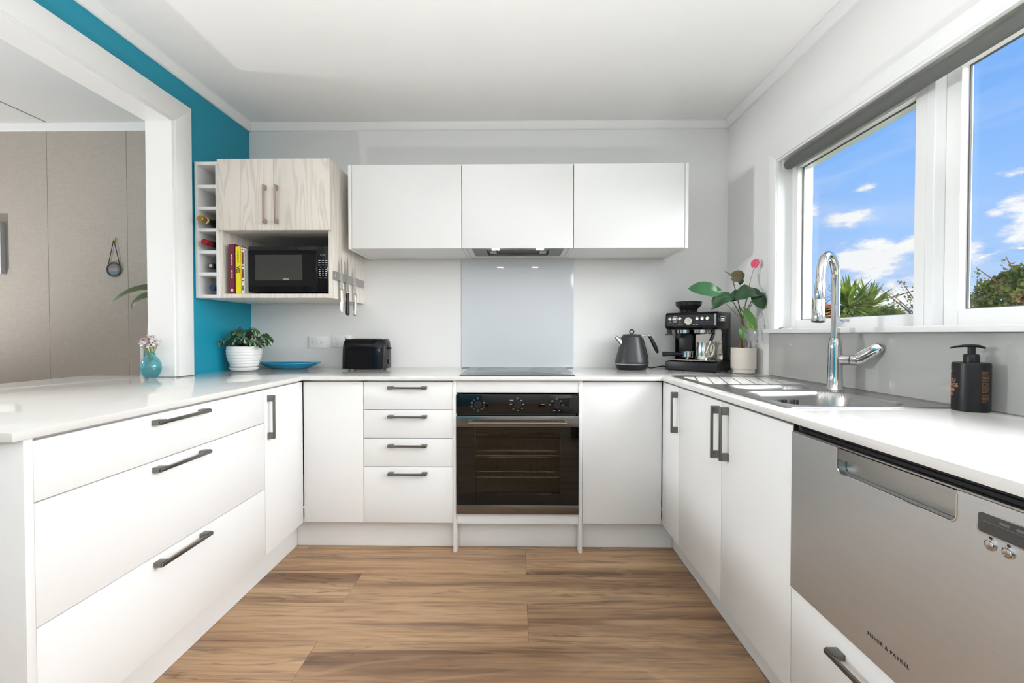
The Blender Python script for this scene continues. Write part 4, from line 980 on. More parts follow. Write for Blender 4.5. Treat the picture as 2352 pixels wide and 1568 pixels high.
# magnetic knife strip and knives on the side of the pale cabinet
KX = MX1
obj('knife_strip', G().box(KX + .0003, KX + .014, 2.268, 2.700, 1.368, 1.412, .001), steel, label='steel magnetic knife strip on the side of the pale cabinet', cat='knife rack')
def knife(y, z0, z1, lab, blk=False, w=.024):
    k = thing('kitchen_knife', lab, 'knife', (KX + .016, y, z0), group='knives on the magnetic strip')
    hz = z0 + .115; x = KX + .0165
    prof = [(y - w / 2, hz + .006), (y - w / 2, z1 - .10), (y - w / 2 + .003, z1 - .04), (y - w / 2 + .010, z1 - .008), (y - w / 2 + .013, z1), (y + w / 2 - .003, z1 - .05), (y + w / 2, z1 - .12), (y + w / 2, hz + .006)]
    obj('blade', G().prism(prof, 'x', x - .0014, x + .0006), chrome if not blk else steel, k)
    obj('knife_handle', G().tube([(x, y, hz + .0065), (x, y, hz), (x, y, hz - .03), (x, y - .002, hz - .08), (x, y - .003, z0 + .006), (x, y - .003, z0)], [.009, .0105, .0095, .0115, .0115, .006], 16, flat=(.85, 1.1), up=(1, 0, 0)), blackm if blk else jug, k)
    obj('bolster', G().box(x - .006, x + .006, y - .012, y + .012, hz + .0066, hz + .014, .002), jug, k)
knife(2.343, 1.199, 1.500, 'steel-handled knife nearest the front of the knife strip')
knife(2.425, 1.189, 1.513, 'long black-handled knife in the middle of the knife strip', True, .028)
knife(2.535, 1.191, 1.493, 'steel-handled knife at the back end of the knife strip')

# ================================================================== switches on the back wall
def plate(x0, x1, z0, z1, lab, name, cat):
    p = thing(name, lab, cat, ((x0 + x1) / 2, YB - .006, z0))
    obj('face_plate', G().box(x0, x1, YB - .0092, YB - .0003, z0, z1, .002, 2), plastw, p); return p
yf = YB - .0094
def rocker(p, x, z, w=.011, h=.017):
    f = obj('switch_rocker', G().prism([(yf + .0003, z - h / 2), (yf + .0003, z + h / 2), (yf - .001, z + h / 2), (yf - .004, z), (yf - .0025, z - h / 2)], 'x', x - w / 2, x + w / 2, .0004), mat('rocker', (.70, .70, .69), .3) if 'rocker' not in MAT else MAT['rocker'], p); return f
p = plate(-1.3096, -1.1949, .999, 1.0715, 'white plate with three light switches on the back wall', 'light_switch', 'switch')
for k in (-1, 0, 1): rocker(p, -1.2523 + .0255 * k, 1.035)
p = plate(-1.1614, -1.0460, 1.003, 1.0795, 'white double power point behind the toaster', 'power_outlet', 'outlet')
for k in (-1, 1):
    rocker(p, -1.1037 + .029 * k, 1.062, .013, .012)
    x, z = -1.1037 + .026 * k, 1.030
    g = G()
    for dx, dz, a in ((-.0065, .005, 30), (.0065, .005, -30), (0, -.008, 0)): g.box(-.001, .001, yf - .0005, yf + .0003, -.004, .004, M=Matrix.Translation((x + dx, 0, z + dz)) @ Matrix.Rotation(R(a), 4, 'Y'))
    obj('socket_slots', g, darkprint, p)

# ================================================================== toaster
to = thing('toaster', 'glossy black two-slice toaster on the left worktop', 'toaster', (-.905, 2.63, BT))
tx0, tx1, ty0, ty1, tz0, tz1 = -1.035, -.782, 2.556, 2.700, BT + .006, BT + .181
def shell(u, v):
    # u round the section (front-bottom, over the top, back-bottom), v along the length
    L = v * 2 - 1; e = 1 - .06 * abs(L) ** 6
    a = u * math.pi
    yy = -math.copysign(abs(math.cos(a)) ** .42, math.cos(a)); zz = abs(math.sin(a)) ** .55
    wy = (.5 + .0 * zz) * (1 - .10 * zz); x = L * .5 * (1 - .035 * (1 - zz) * 0 - .02 * zz)
    return Vector(((tx0 + tx1) / 2 + x * (tx1 - tx0 - .03), (ty0 + ty1) / 2 + yy * wy * (ty1 - ty0) * e, tz0 + zz * (tz1 - tz0) * (1 - .02 * abs(L) ** 8)))
g = G().grid(shell, 40, 24)
obj('toaster_shell', g, blackg, to, angle=60)
def endcap(xa, xb, name):
    g = G(); n = 28
    rings = []
    for x, s_ in ((xa, 1.0), (xa + (xb - xa) * .35, 1.015), (xa + (xb - xa) * .8, .97), (xb, .86)):
        V = []
        for i in range(n + 1):
            a = math.pi * i / n
            yy = -math.copysign(abs(math.cos(a)) ** .42, math.cos(a)); zz = abs(math.sin(a)) ** .55
            V.append(g.bm.verts.new((x, (ty0 + ty1) / 2 + yy * .5 * (1 - .10 * zz) * (ty1 - ty0) * s_, tz0 + .002 + zz * (tz1 - tz0) * (.985 * s_ + .01) - .004)))
        rings.append(V)
    for A, B in zip(rings, rings[1:]):
        for i in range(n): g.bm.faces.new((A[i], A[i + 1], B[i + 1], B[i]))
        g.bm.faces.new((A[n], A[0], B[0], B[n]))
    g.bm.faces.new(rings[-1]); return obj(name, g, blackm, to, angle=50)
endcap(tx0 + .016, tx0, 'end_cap'); ec = endcap(tx1 - .016, tx1, 'end_cap')
ym = (ty0 + ty1) / 2
obj('lever_slot', G().rbox(tx1 - .003, tx1 + .0006, ym - .012, ym + .012, BT + .062, BT + .152, .006, 'x', 4), dark, ec)
obj('lever', G().box(tx1 + .0008, tx1 + .018, ym - .016, ym + .016, BT + .118, BT + .130, .003, 2), blackg, ec)
obj('browning_dial', G().lathe([(0, 0), (.014, 0), (.013, .008), (0, .009)], 24, M=Matrix.Translation((tx1 + .0002, ym, BT + .043)) @ Matrix.Rotation(R(90), 4, 'Y')), blackg, ec)
obj('base', G().box(tx0 + .02, tx1 - .02, ty0 + .014, ty1 - .014, BT + .002, tz0 + .004, .001).cyl((tx0 + .035, ty0 + .025, BT + .0003), (tx0 + .035, ty0 + .025, BT + .006), .007, seg=12).cyl((tx1 - .035, ty0 + .025, BT + .0003), (tx1 - .035, ty0 + .025, BT + .006), .007, seg=12)
    .cyl((tx0 + .035, ty1 - .025, BT + .0003), (tx0 + .035, ty1 - .025, BT + .006), .007, seg=12).cyl((tx1 - .035, ty1 - .025, BT + .0003), (tx1 - .035, ty1 - .025, BT + .006), .007, seg=12), blackm, to)
for dy in (-.018, .018): obj('bread_slot', G().box(tx0 + .05, tx1 - .05, ym + dy - .010, ym + dy + .010, tz1 - .004, tz1 + .0004), dark, to)
obj('slot_rim', G().rbox(tx0 + .036, tx1 - .036, ym - .034, ym + .034, tz1 - .006, tz1 - .0002, .012, 'z', 5), mat('slot_rim_steel', (.25, .25, .25), .25, 1.0), to)

# ================================================================== blue dish
def dish(u, v, top):
    a = u * 2 * math.pi; r = v
    hx, hy = .190, .078
    cx = math.copysign(abs(math.cos(a)) ** 1.25, math.cos(a)); sy_ = math.sin(a)
    x = cx * hx * r; y = sy_ * hy * r
    e = abs(cx) ** 6
    z = .030 * max(0, (r - .58) / .42) ** 1.15 * (1 + .20 * e) + (.006 if top else 0)
    return Vector((-1.388 + x, 2.640 + y, BT + .0008 + z))
g = G().grid(lambda u, v: dish(u, v, False), 56, 12); g.grid(lambda u, v: dish(u, v * .985, True), 56, 12)
g.grid(lambda u, v: dish(u, 1.0, False).lerp(dish(u, .985, True), v), 56, 1)
bmesh.ops.remove_doubles(g.bm, verts=list(g.bm.verts), dist=.0002)
obj('serving_dish', g, bluedish, label='long turquoise blue glazed dish lying beside the toaster', cat='dish', angle=60)

# ================================================================== leaves
def leaf(parent, base, tip, nrm, W, m, name='leaf', bend=.12, fold=.18, heart=.0, wave=0.0, nu=14, nv=8, under=None):
    """a real leaf blade: midrib from base to tip, arched along its normal, folded on the midrib"""
    b = Vector(base); t = Vector(tip); d = t - b; L = d.length; d.normalize()
    n = Vector(nrm); n = (n - d * n.dot(d)).normalized(); s = d.cross(n)
    def prof(q):
        if heart > 0: return (math.sin(math.pi * min(1, q * .86 + .14)) ** .75) * (1 - q ** 3 * .35)
        return math.sin(math.pi * min(1, .03 + q * .97)) ** .8
    def f(u, v):
        k = v * 2 - 1
        al = u
        if heart > 0: al = u - heart * (1 - u) ** 2 * abs(k) ** 1.3
        w = prof(u) * W / 2 * (1 if u < 1 else 0)
        h = bend * L * math.sin(math.pi * u) - fold * 0 + abs(k) * fold * w + wave * math.sin(u * 9 + k * 2) * W * .06
        return b + d * (al * L) + s * (k * w) + n * h
    def r_of(a): return .30 + .62 * ((1 + math.cos(a)) / 2) ** 1.5 + .08 * math.exp(-(a / .22) ** 2)
    wn = max(2 * r_of(R(i)) * math.sin(R(i)) for i in range(150))
    def fh(u, v):                       # heart-shaped blade grown radially from the petiole
        a = (v * 2 - 1) * R(152); rr = r_of(a) * u
        x = rr * math.cos(a); y = rr * math.sin(a) / wn * W / L
        h = bend * math.sin(math.pi * max(0, min(1, (x + .1) / 1.1))) + fold * abs(y) + wave * math.sin(x * 9 + y * 12) * .05 * u
        return b + d * (x * L) + s * (y * L) + n * (h * L)
    g = G().grid(fh if heart > 0 else f, nu // 2 if heart > 0 else nu, nv * 3 if heart > 0 else nv)
    return obj(name, g, m, parent, angle=80, normals=False)

# peperomia in the ribbed white pot
pc = Vector((-1.568, 2.488, BT))
pp = thing('potted_peperomia', 'striped peperomia in a ribbed white pot on the left worktop', 'plant', pc)
obj('saucer', G().lathe([(0, .0006), (.062, .0006), (.068, .004), (.077, .018), (.0775, .021), (.075, .021), (.068, .010), (0, .008)], 48, pc), ceramic, pp)
prof = [(0, .0215), (.066, .0215), (.068, .024)]
for k in range(7):
    z = .026 + .0158 * k; r = .070 + .0195 * math.sin(min(1, (z - .022) / .08) * math.pi / 2)
    if z > .11: r -= (z - .11) * .12
    prof += [(r - .0006, z), (r + .0010, z + .004), (r + .0010, z + .0115), (r - .0006, z + .0155)]
zt = prof[-1][1]; rt = prof[-1][0]
prof += [(rt, zt + .002), (rt - .003, zt + .003), (rt - .005, zt), (rt - .008, zt - .012), (rt - .010, zt - .014)]
obj('pot', G().lathe(prof, 56, pc), ceramic, pp)
obj('soil', G().lathe([(rt - .009, zt - .010), (.05, zt - .006), (0, zt - .004)], 32, pc), soil, pp)
rnd = random.Random(11)
top = zt - .006
specs = []
for k in range(46):
    a = rnd.uniform(0, 2 * math.pi); rr = rnd.uniform(.015, .125) if k > 8 else rnd.uniform(.01, .05)
    h = rnd.uniform(.028, .115) * (1 - .35 * (rr / .125) ** 2)
    specs.append((a, rr, h))
specs += [(-2.2, .135, .046), (-.2, .14, .075), (.05, .135, .055), (-1.6, .06, .058), (-1.3, .07, .05), (-1.9, .05, .03), (-.7, .085, .04), (-1.0, .10, .055), (2.9, .10, .07)]
for a, rr, h in specs:
    q = pc + Vector((math.cos(a) * rr, math.sin(a) * rr, top + h))
    if q.x < XL + .032: q.x = XL + .032 + rnd.uniform(0, .02)
    b0 = pc + Vector((math.cos(a) * rr * .25, math.sin(a) * rr * .25, top))
    mid = b0.lerp(q, .55) + Vector((0, 0, .012))
    obj('stem', G().tube([b0, mid, q], [.0016, .0014, .0011], 6), MAT['red_stem'] if 'red_stem' in MAT else mat('red_stem', (.10, .045, .03), .5), pp)
    out = Vector((math.cos(a), math.sin(a), 0)); sz = rnd.uniform(.032, .047)
    face = (Vector((.25, -.8, .55)) + out * .5 + Vector((rnd.uniform(-.4, .4), rnd.uniform(-.3, .3), rnd.uniform(-.2, .3)))).normalized()
    dn = (out * .5 + Vector((rnd.uniform(-.5, .5), -.2, -.75))).normalized()
    tipv = q + dn * sz
    if tipv.x < XL + .012: tipv.x = XL + .012
    leaf(pp, q, tipv, face, sz * .86, stripe if rnd.random() < .72 else leafd, bend=.16, fold=-.18, heart=.14, nu=8, nv=8)

# ================================================================== vase with flowers
vc = Vector((-1.747, 2.060, BT))
va = thing('flower_vase', 'small round aqua glass vase with white-pink flowers on the peninsula', 'vase', vc)
obj('vase_glass', G().lathe([(0, .0006), (.020, .0006), (.026, .003), (.036, .018), (.0415, .036), (.0425, .050), (.040, .068), (.033, .086), (.024, .098), (.0195, .103), (.0185, .112), (.0215, .120), (.0205, .1205), (.0172, .112), (.018, .103), (.0225, .097),
    (.031, .085), (.0378, .068), (.0400, .050), (.0390, .036), (.034, .019), (.024, .005), (0, .004)], 44, vc), vaseglass, va)
obj('water', G().lathe([(0, .0045), (.0235, .0055), (.0335, .0195), (.0385, .036), (.0393, .046), (0, .046)], 40, vc), vasewater, va)
rnd = random.Random(21)
heads = [(-.018, -.006, .176), (.004, -.012, .188), (.022, .004, .170), (-.026, .008, .160), (.034, -.004, .156), (.0, .012, .166), (-.010, -.022, .158), (.018, -.018, .164), (-.034, -.010, .150), (-.004, -.002, .178), (.028, -.014, .146), (-.022, -.020, .168), (.012, -.024, .150), (-.014, .014, .150), (.030, .010, .168), (.010, .004, .192), (-.030, -.002, .172)]
for i, (dx, dy, z) in enumerate(heads):
    b0 = vc + Vector((rnd.uniform(-.012, .012), rnd.uniform(-.01, .01), .012)); q = vc + Vector((dx, dy, z))
    obj('flower_stem', G().tube([b0, vc + Vector((dx * .3, dy * .3, .108)), q], [.0016, .0014, .001], 6), stemg, va)
    fl_ = obj('flower_head', G().lathe([(0, -.004), (.0025, -.002), (.003, .002), (0, .004)], 10, q), petald, va)
    for k in range(6):
        a = k * math.pi / 3 + rnd.random(); o_ = Vector((math.cos(a), math.sin(a), rnd.uniform(-.5, 1.3))).normalized()
        leaf(fl_, q, q + o_ * rnd.uniform(.018, .027), Vector((0, 0, 1)), .014, petal if rnd.random() < .88 else petald, 'petal', .15, .1, nu=5, nv=4)
for a, z, L in ((.4, .088, .04), (2.5, .094, .045), (-1.2, .080, .045), (-2.4, .09, .038), (-.4, .098, .03)):
    q = vc + Vector((0, 0, z)); o_ = Vector((math.cos(a) * .55, math.sin(a) * .55, -.35))
    leaf(va, q, q + o_.normalized() * L * .75, (0, 0, 1), .012, leafd, 'leaf', .15, .1, nu=6, nv=4)

# ================================================================== kettle
kx, ky = .672, 2.602
ke = thing('kettle', 'matt black pyramid kettle with steel ring on the right worktop', 'kettle', (kx, ky, BT))
kc = (kx, ky, BT)
obj('kettle_base', G().lathe([(0, .0005), (.080, .0005), (.086, .003), (.0935, .022), (.0955, .030), (0, .030)], 48, kc), blackm, ke)
obj('steel_ring', G().lathe([(.0945, .0302), (.0965, .0305), (.0965, .037), (.0945, .0372), (0, .0372)], 48, kc), steel, ke)
kb = obj('kettle_body', G().lathe([(0, .0374), (.0965, .0374), (.0975, .042), (.0965, .048), (.090, .070), (.075, .130), (.0605, .188), (.0570, .197), (.054, .199), (0, .199)], 56, kc), kettlem, ke)
obj('lid', G().lathe([(.053, .1992), (.053, .203), (.050, .206), (.02, .2085), (0, .2085)], 40, kc), kettlem, ke)
g = G(); g.tube([(kx + .0125 * math.sin(R(a)), ky, BT + .2215 + .0125 * math.cos(R(a))) for a in range(0, 361, 20)], .0032, 10, cap=False); obj('lid_ring', g, blackm, ke)
# spout
g = G()
A = [(-.060, .020, .185), (-.060, -.020, .185), (-.068, -.0, .138)]
P_ = [Vector((kx + x, ky + y, BT + z)) for x, y, z in A]
g.tube([Vector((kx - .052, ky, BT + .152)), Vector((kx - .076, ky, BT + .176)), Vector((kx - .098, ky, BT + .195))], [.030, .018, .009], 20, flat=(1.0, .85))
obj('spout', g, chrome, ke)
# handle : steel arm at the top, black grip hanging down
obj('handle_arm', G().tube([(kx + .048, ky, BT + .190), (kx + .066, ky, BT + .200), (kx + .090, ky, BT + .203), (kx + .105, ky, BT + .198)], [.0065, .006, .006, .007], 12), chrome, ke)
pts = [(kx + .098, ky, BT + .196), (kx + .108, ky, BT + .190), (kx + .122, ky, BT + .165), (kx + .138, ky, BT + .133), (kx + .150, ky, BT + .105), (kx + .153, ky, BT + .095)]
obj('grip', G().tube(pts, [.007, .0105, .0125, .0135, .011, .005], 14, flat=(1, .8)), blackm, ke)
obj('water_gauge', G().prism([(kx + .062, BT + .182), (kx + .068, BT + .182), (kx + .099, BT + .062), (kx + .093, BT + .062)], 'y', ky - .007, ky + .007, .001), blackm, ke)
obj('power_cord', G().tube([(kx + .092, ky + .01, BT + .012), (kx + .12, ky + .02, BT + .006), (kx + .16, ky + .03, BT + .012), (kx + .20, ky + .045, BT + .016), (kx + .235, ky + .068, BT + .010), (kx + .25, ky + .10, BT + .008)], .0034, 8), blackm, ke)

# ================================================================== espresso machine (front centre at the root, local axes)
es = thing('espresso_machine', 'black espresso machine with chrome gauge, buttons and bean hopper', 'coffee machine', (.958, 2.452, BT), R(-42))
lo = dict(local=True)
W2 = .142; D2 = .232
obj('drip_tray_base', G().prism([(-.003, .006), (.002, .002), (D2, .002), (D2, .060), (.062, .060), (-.003, .052)], 'x', -W2, W2, .003), blackm, es, **lo)
for x in (-W2 + .02, W2 - .02):
    for y in (.02, D2 - .02): obj('foot', G().cyl((x, y, .0003), (x, y, .004), .010, seg=14), blackm, es, **lo)
g = G().box(-W2 + .012, W2 - .012, .006, .128, .0605, .0625)
for k in range(9): g.box(-W2 + .022 + .0275 * k, -W2 + .040 + .0275 * k, .014, .120, .0626, .0634)
obj('tray_grille', g, steel, es, **lo)
obj('back_column', G().box(-W2, W2, .135, D2, .0605, .2395, .004, 2), blackg, es, **lo)
obj('chrome_panel', G().box(-.020, W2 - .006, .1325, .1348, .064, .236), jug, es, **lo)
obj('side_cheek', G().prism([(.128, .0605), (.150, .0605), (.150, .24), (.095, .24), (.118, .20)], 'x', W2 - .012, W2, .002), blackg, es, **lo)
hd = obj('machine_head', G().prism([(.012, .232), (-.010, .248), (-.004, .318), (.006, .330), (D2, .332), (D2, .240), (.06, .232)], 'x', -W2, W2, .005), blackg, es, **lo)
fp = obj('fascia', G().prism([(-.0115, .254), (-.0062, .314), (-.0048, .314), (-.0101, .254)], 'x', -W2 + .010, W2 - .014), blackm, es, **lo)
tilt = math.atan2(.006, .07)
def onface(x, z, dep=0.0):
    y = -.0115 + (z - .254) * (.0053 / .060) - dep
    return Matrix.Translation((x, y, z)) @ Matrix.Rotation(R(90) - tilt, 4, 'X')
for x in (-.112, -.084, -.056, .040, .067, .094):
    obj('button', G().lathe([(0, .0002), (.0098, .0002), (.0098, .002), (.0088, .003), (.0086, .006), (.0075, .0072), (0, .0074)], 24, M=onface(x, .2935)), jug, fp, **lo)
obj('dial_ring', G().lathe([(.0135, .0002), (.0150, .0002), (.0150, .0012), (.0135, .0012)], 28, M=onface(-.084, .2935)), whiteprint, fp, **lo)
ga = obj('pressure_gauge', G().lathe([(0, .0002), (.0215, .0002), (.0215, .004), (.0195, .006), (.0180, .0045), (0, .0045)], 36, M=onface(-.008, .2800)), jug, fp, **lo)
obj('gauge_face', G().lathe([(0, .0048), (.0175, .0048), (.0175, .0046)], 30, M=onface(-.008, .2800)), mat('gauge_cream', (.62, .59, .50), .4), ga, **lo)
obj('gauge_centre', G().lathe([(.0095, .0049), (.0095, .0054), (.0080, .0054), (.0080, .0049)], 24, M=onface(-.008, .2800)).box(-.0012, .0012, -.001, .011, .0049, .0055, M=onface(-.008, .2800) @ Matrix.Rotation(R(-35), 4, 'Z')), greyprint, ga, **lo)
g = G()
for x, w_ in ((-.112, .010), (-.084, .018), (-.056, .014), (.040, .014), (.067, .006), (.094, .014)): g.box(-w_ / 2, w_ / 2, -.0011, .0011, .0002, .0006, M=onface(x, .2745))
for x, w_ in ((-.058, .008), (-.044, .008), (.022, .010), (.038, .014)): g.box(-w_ / 2, w_ / 2, -.0013, .0013, .0002, .0006, M=onface(x, .2605))
obj('fascia_print', g, greyprint, fp, kind='stuff', **lo)
obj('corner_trim', G().box(W2 - .013, W2 - .004, -.0095, -.0075, .252, .318, .001, M=Matrix.Rotation(-.0, 4, 'X')), chrome, es, **lo)
obj('side_dial', G().lathe([(0, 0), (.017, 0), (.017, .003), (.0155, .004), (.0150, .022), (.0135, .024), (0, .0245)], 30, M=Matrix.Translation((W2 + .0003, .050, .290)) @ Matrix.Rotation(R(90), 4, 'Y')), chrome, es, **lo)
ho = obj('bean_hopper', G().lathe([(.0445, .3325), (.046, .345), (.050, .352), (.0700, .372), (.0715, .378), (.0715, .390), (.0690, .390), (.0690, .379), (.0675, .374), (.048, .354), (.044, .346), (.0425, .3325)], 48, (-.055, .115, 0)), smoke, es, **lo)
obj('hopper_lid', G().lathe([(.0725, .3905), (.0735, .3925), (.0725, .3955), (.05, .398), (0, .3985), ], 48, (-.055, .115, 0)), blackm, ho, **lo)
obj('hopper_collar', G().lathe([(.0485, .3322), (.0500, .334), (.0500, .3445), (.0470, .3465), (.0468, .3322)], 40, (-.055, .115, 0)), blackg, ho, **lo)
obj('grinder_outlet', G().lathe([(0, .2315), (.034, .2315), (.034, .213), (.030, .2105), (0, .2105)], 36, (-.068, .075, 0)), chrome, es, **lo)
obj('group_head', G().lathe([(0, .2315), (.038, .2315), (.038, .213), (.034, .2105), (.02, .205), (0, .205)], 36, (.030, .070, 0)), chrome, es, **lo)
obj('tamper', G().cyl((-.128, .020, .2315), (-.128, .020, .208), .013, .016).lathe([(0, .2075), (.022, .2075), (.0225, .201), (0, .2005)], 28, (-.128, .020, 0)), blackm, es, **lo)
obj('grinder_chute', G().box(-.105, -.030, .095, .1345, .075, .2095, .004, 2), blackm, es, **lo)
obj('steam_wand', G().tube([(.105, .060, .2315), (.108, .052, .215), (.104, .040, .195), (.094, .022, .150), (.083, .004, .105)], [.006, .0058, .005, .0045, .0045], 12), chrome, es, **lo)
obj('wand_grip', G().tube([(.1065, .053, .212), (.103, .040, .192), (.099, .031, .172)], [.0085, .0095, .0085], 14), blackm, es, **lo)
# things standing on the drip tray
MWe = MW[es]
def w_(p): return MWe @ Vector(p)
pf0 = w_((-.035, .050, .0636))
po = thing('portafilter', 'portafilter with black handle lying on the espresso machine tray', 'portafilter', pf0, R(-42))
obj('filter_basket', G().lathe([(0, .012), (.026, .012), (.0295, .016), (.0295, .042), (.032, .043), (.032, .046), (.029, .046), (.028, .044), (0, .040)], 32).cyl((0, 0, .0125), (0, 0, .001), .009, .007, seg=16), chrome, po, local=True)
obj('portafilter_handle', G().tube([(-.028, -.004, .030), (-.05, -.012, .030), (-.09, -.026, .029), (-.125, -.038, .028), (-.13, -.040, .028)], [.0075, .011, .0125, .0155, .013], 16), blackm, po, local=True)
jp = w_((.052, .046, .0636))
ju = thing('milk_jug', 'polished steel milk jug standing on the espresso machine tray', 'jug', jp, R(-42))
obj('jug_body', G().lathe([(0, .0006), (.034, .0006), (.0365, .004), (.0375, .03), (.035, .06), (.0315, .085), (.0325, .100), (.0315, .100), (.0305, .085), (.034, .06), (.0362, .03), (.033, .004), (0, .003)], 40), jug, ju, local=True)
obj('jug_handle', G().tube([(.031, .002, .088), (.050, .006, .090), (.056, .008, .078), (.054, .008, .045), (.046, .006, .024), (.036, .004, .022)], .004, 10, flat=(1, 1.4)), jug, ju, local=True)

# ================================================================== anthurium
ac = Vector((1.2130, 2.375, BT)); ar = .0625
an = thing('potted_anthurium', 'anthurium with one pink flower in a cream pot by the window', 'plant', ac)
obj('pot', G().lathe([(0, .0006), (ar * .90, .0006), (ar * .90, .022), (ar, .0235), (ar, .135), (ar - .004, .135), (ar - .005, .12), (0, .118)], 56, ac), potcream, an)
obj('soil', G().lathe([(ar - .006, .121), (.03, .125), (0, .127)], 28, ac), soil, an)
obj('stalk', G().tube([ac + Vector((-.018, 0, .120)), ac + Vector((-.016, -.004, .170)), ac + Vector((-.006, -.004, .215)), ac + Vector((-.010, 0, .285)), ac + Vector((-.014, 0, .295))], [.012, .010, .008, .007, .004], 12), MAT['stalk'] if 'stalk' in MAT else mat('stalk', (.16, .085, .035), .7, var=.4, scale=60), an)
for dx, dy in ((-.03, -.02), (.03, -.012), (.01, .02), (-.02, .015)):
    obj('bulb_scale', G().lathe([(0, .118), (.010, .119), (.011, .127), (.005, .138), (0, .140)], 14, ac + Vector((dx, dy, 0))), MAT['scale'] if 'scale' in MAT else mat('scale', (.34, .13, .055), .7, var=.3, scale=60), an)
crown = ac + Vector((-.008, -.002, .285))
def stemto(p, mid=None, r=.0026, m=None, b=None):
    b = b or crown; p = Vector(p); mid = Vector(mid) if mid is not None else b.lerp(p, .5) + Vector((0, 0, .01))
    pts = [((1 - t) ** 2) * b + 2 * t * (1 - t) * mid + t * t * p for t in [i / 10 for i in range(11)]]
    obj('stem', G().tube(pts, [r * 1.25] + [r] * 9 + [r * .8], 8), m or stemg, an)
# left leaf, upper face turned to the camera
stemto((1.040, 2.350, 1.309), (1.12, 2.36, 1.235), .0022)
leaf(an, (1.045, 2.350, 1.311), (.918, 2.385, 1.330), (.05, -.86, .50), .095, MAT['gloss_leaf'] if 'gloss_leaf' in MAT else mat('gloss_leaf', (.035, .12, .045), .22, var=.25, scale=25), bend=.10, fold=.10, heart=.16)
# drooping dark leaf
stemto((1.125, 2.345, 1.276), (1.150, 2.36, 1.262), .0024, stemd)
leaf(an, (1.122, 2.345, 1.280), (1.021, 2.350, 1.212), (-.30, -.75, .55), .078, leafd, bend=.26, fold=.22, heart=.22, wave=.6)
# broad leaf to the right, bending over towards the left
stemto((1.246, 2.325, 1.293), (1.225, 2.345, 1.24), .0024, stemd); stemto((1.228, 2.352, 1.300), (1.205, 2.35, 1.24), .002)
leaf(an, (1.250, 2.325, 1.298), (1.132, 2.305, 1.262), (.10, -.62, .78), .105, leafd, bend=.24, fold=.14, heart=.20, wave=.5)
leaf(an, (1.205, 2.360, 1.300), (1.120, 2.335, 1.255), (-.1, -.7, .7), .07, leafd, bend=.2, fold=.14, heart=.2)
# hanging leaf at the window edge
stemto((1.240, 2.300, 1.284), (1.232, 2.33, 1.24), .0022)
leaf(an, (1.238, 2.300, 1.290), (1.272, 2.290, 1.215), (-.35, -.92, .25), .066, leafd, bend=.10, fold=-.2, heart=.16)
leaf(an, (1.250, 2.312, 1.297), (1.276, 2.330, 1.262), (.2, -.65, .72), .05, leafd, bend=.15, fold=.15, heart=.12)
# young leaves on the tall stem
stemto((1.138, 2.352, 1.386), (1.160, 2.35, 1.30), .0026, stemd)
leaf(an, (1.138, 2.352, 1.388), (1.094, 2.355, 1.420), (.30, -.20, .90), .014, MAT['bronze_leaf'] if 'bronze_leaf' in MAT else mat('bronze_leaf', (.085, .075, .035), .4, var=.3, scale=40), bend=.06, fold=.4)
leaf(an, (1.138, 2.352, 1.386), (1.161, 2.355, 1.424), (-.7, -.5, .2), .016, MAT['bronze_leaf'], bend=.06, fold=.4)
bl = leaf(an, (1.142, 2.348, 1.388), (1.204, 2.350, 1.400), (.10, -.95, -.05), .062, MAT['rust_leaf'] if 'rust_leaf' in MAT else mat('rust_leaf', (.10, .085, .03), .35, var=.6, scale=18), bend=.08, fold=.1, heart=.05)
leaf(an, (1.182, 2.348, 1.388), (1.178, 2.350, 1.345), (.1, -.95, .1), .034, leafd, bend=.05, fold=.1)
# flower
stemto((1.254, 2.350, 1.444), (1.218, 2.35, 1.33), .0015, stemg)
fw_ = leaf(an, (1.254, 2.350, 1.444), (1.268, 2.345, 1.482), (-.55, -.75, .1), .040, pink, 'flower', bend=.14, fold=.55, heart=.12)
obj('spadix', G().tube([(1.257, 2.345, 1.448), (1.260, 2.338, 1.458), (1.264, 2.333, 1.468)], [.0025, .003, .0015], 8), MAT['spadix'] if 'spadix' in MAT else mat('spadix', (.6, .2, .16), .6), fw_)
# low leaves over the pot
stemto((1.192, 2.325, 1.196), (1.196, 2.35, 1.18), .002)
leaf(an, (1.190, 2.325, 1.200), (1.232, 2.300, 1.096), (.25, -.9, .25), .058, leafl, bend=.08, fold=.3, heart=.08)
leaf(an, (1.190, 2.312, 1.150), (1.229, 2.294, 1.092), (-.3, -.9, .2), .026, leaflime, bend=.1, fold=.3)
leaf(an, (1.178, 2.330, 1.132), (1.182, 2.318, 1.050), (-.2, -.95, .1), .036, leafl, bend=.08, fold=.25)
obj('watering_globe', G().lathe([(.004, -.10), (.0045, -.05), (.006, -.040), (.020, -.032), (.032, -.018), (.0365, 0), (.032, .018), (.020, .031), (.0, .0365)], 40, (1.203, 2.283, 1.082), M=Matrix.Translation((1.203, 2.283, 1.082)) @ Matrix.Rotation(R(-38), 4, 'X') @ Matrix.Rotation(R(-12), 4, 'Y') @ Matrix.Translation((-1.203, -2.283, -1.082))), globe, None,
    label='clear glass watering globe pushed into the anthurium pot', cat='watering globe')

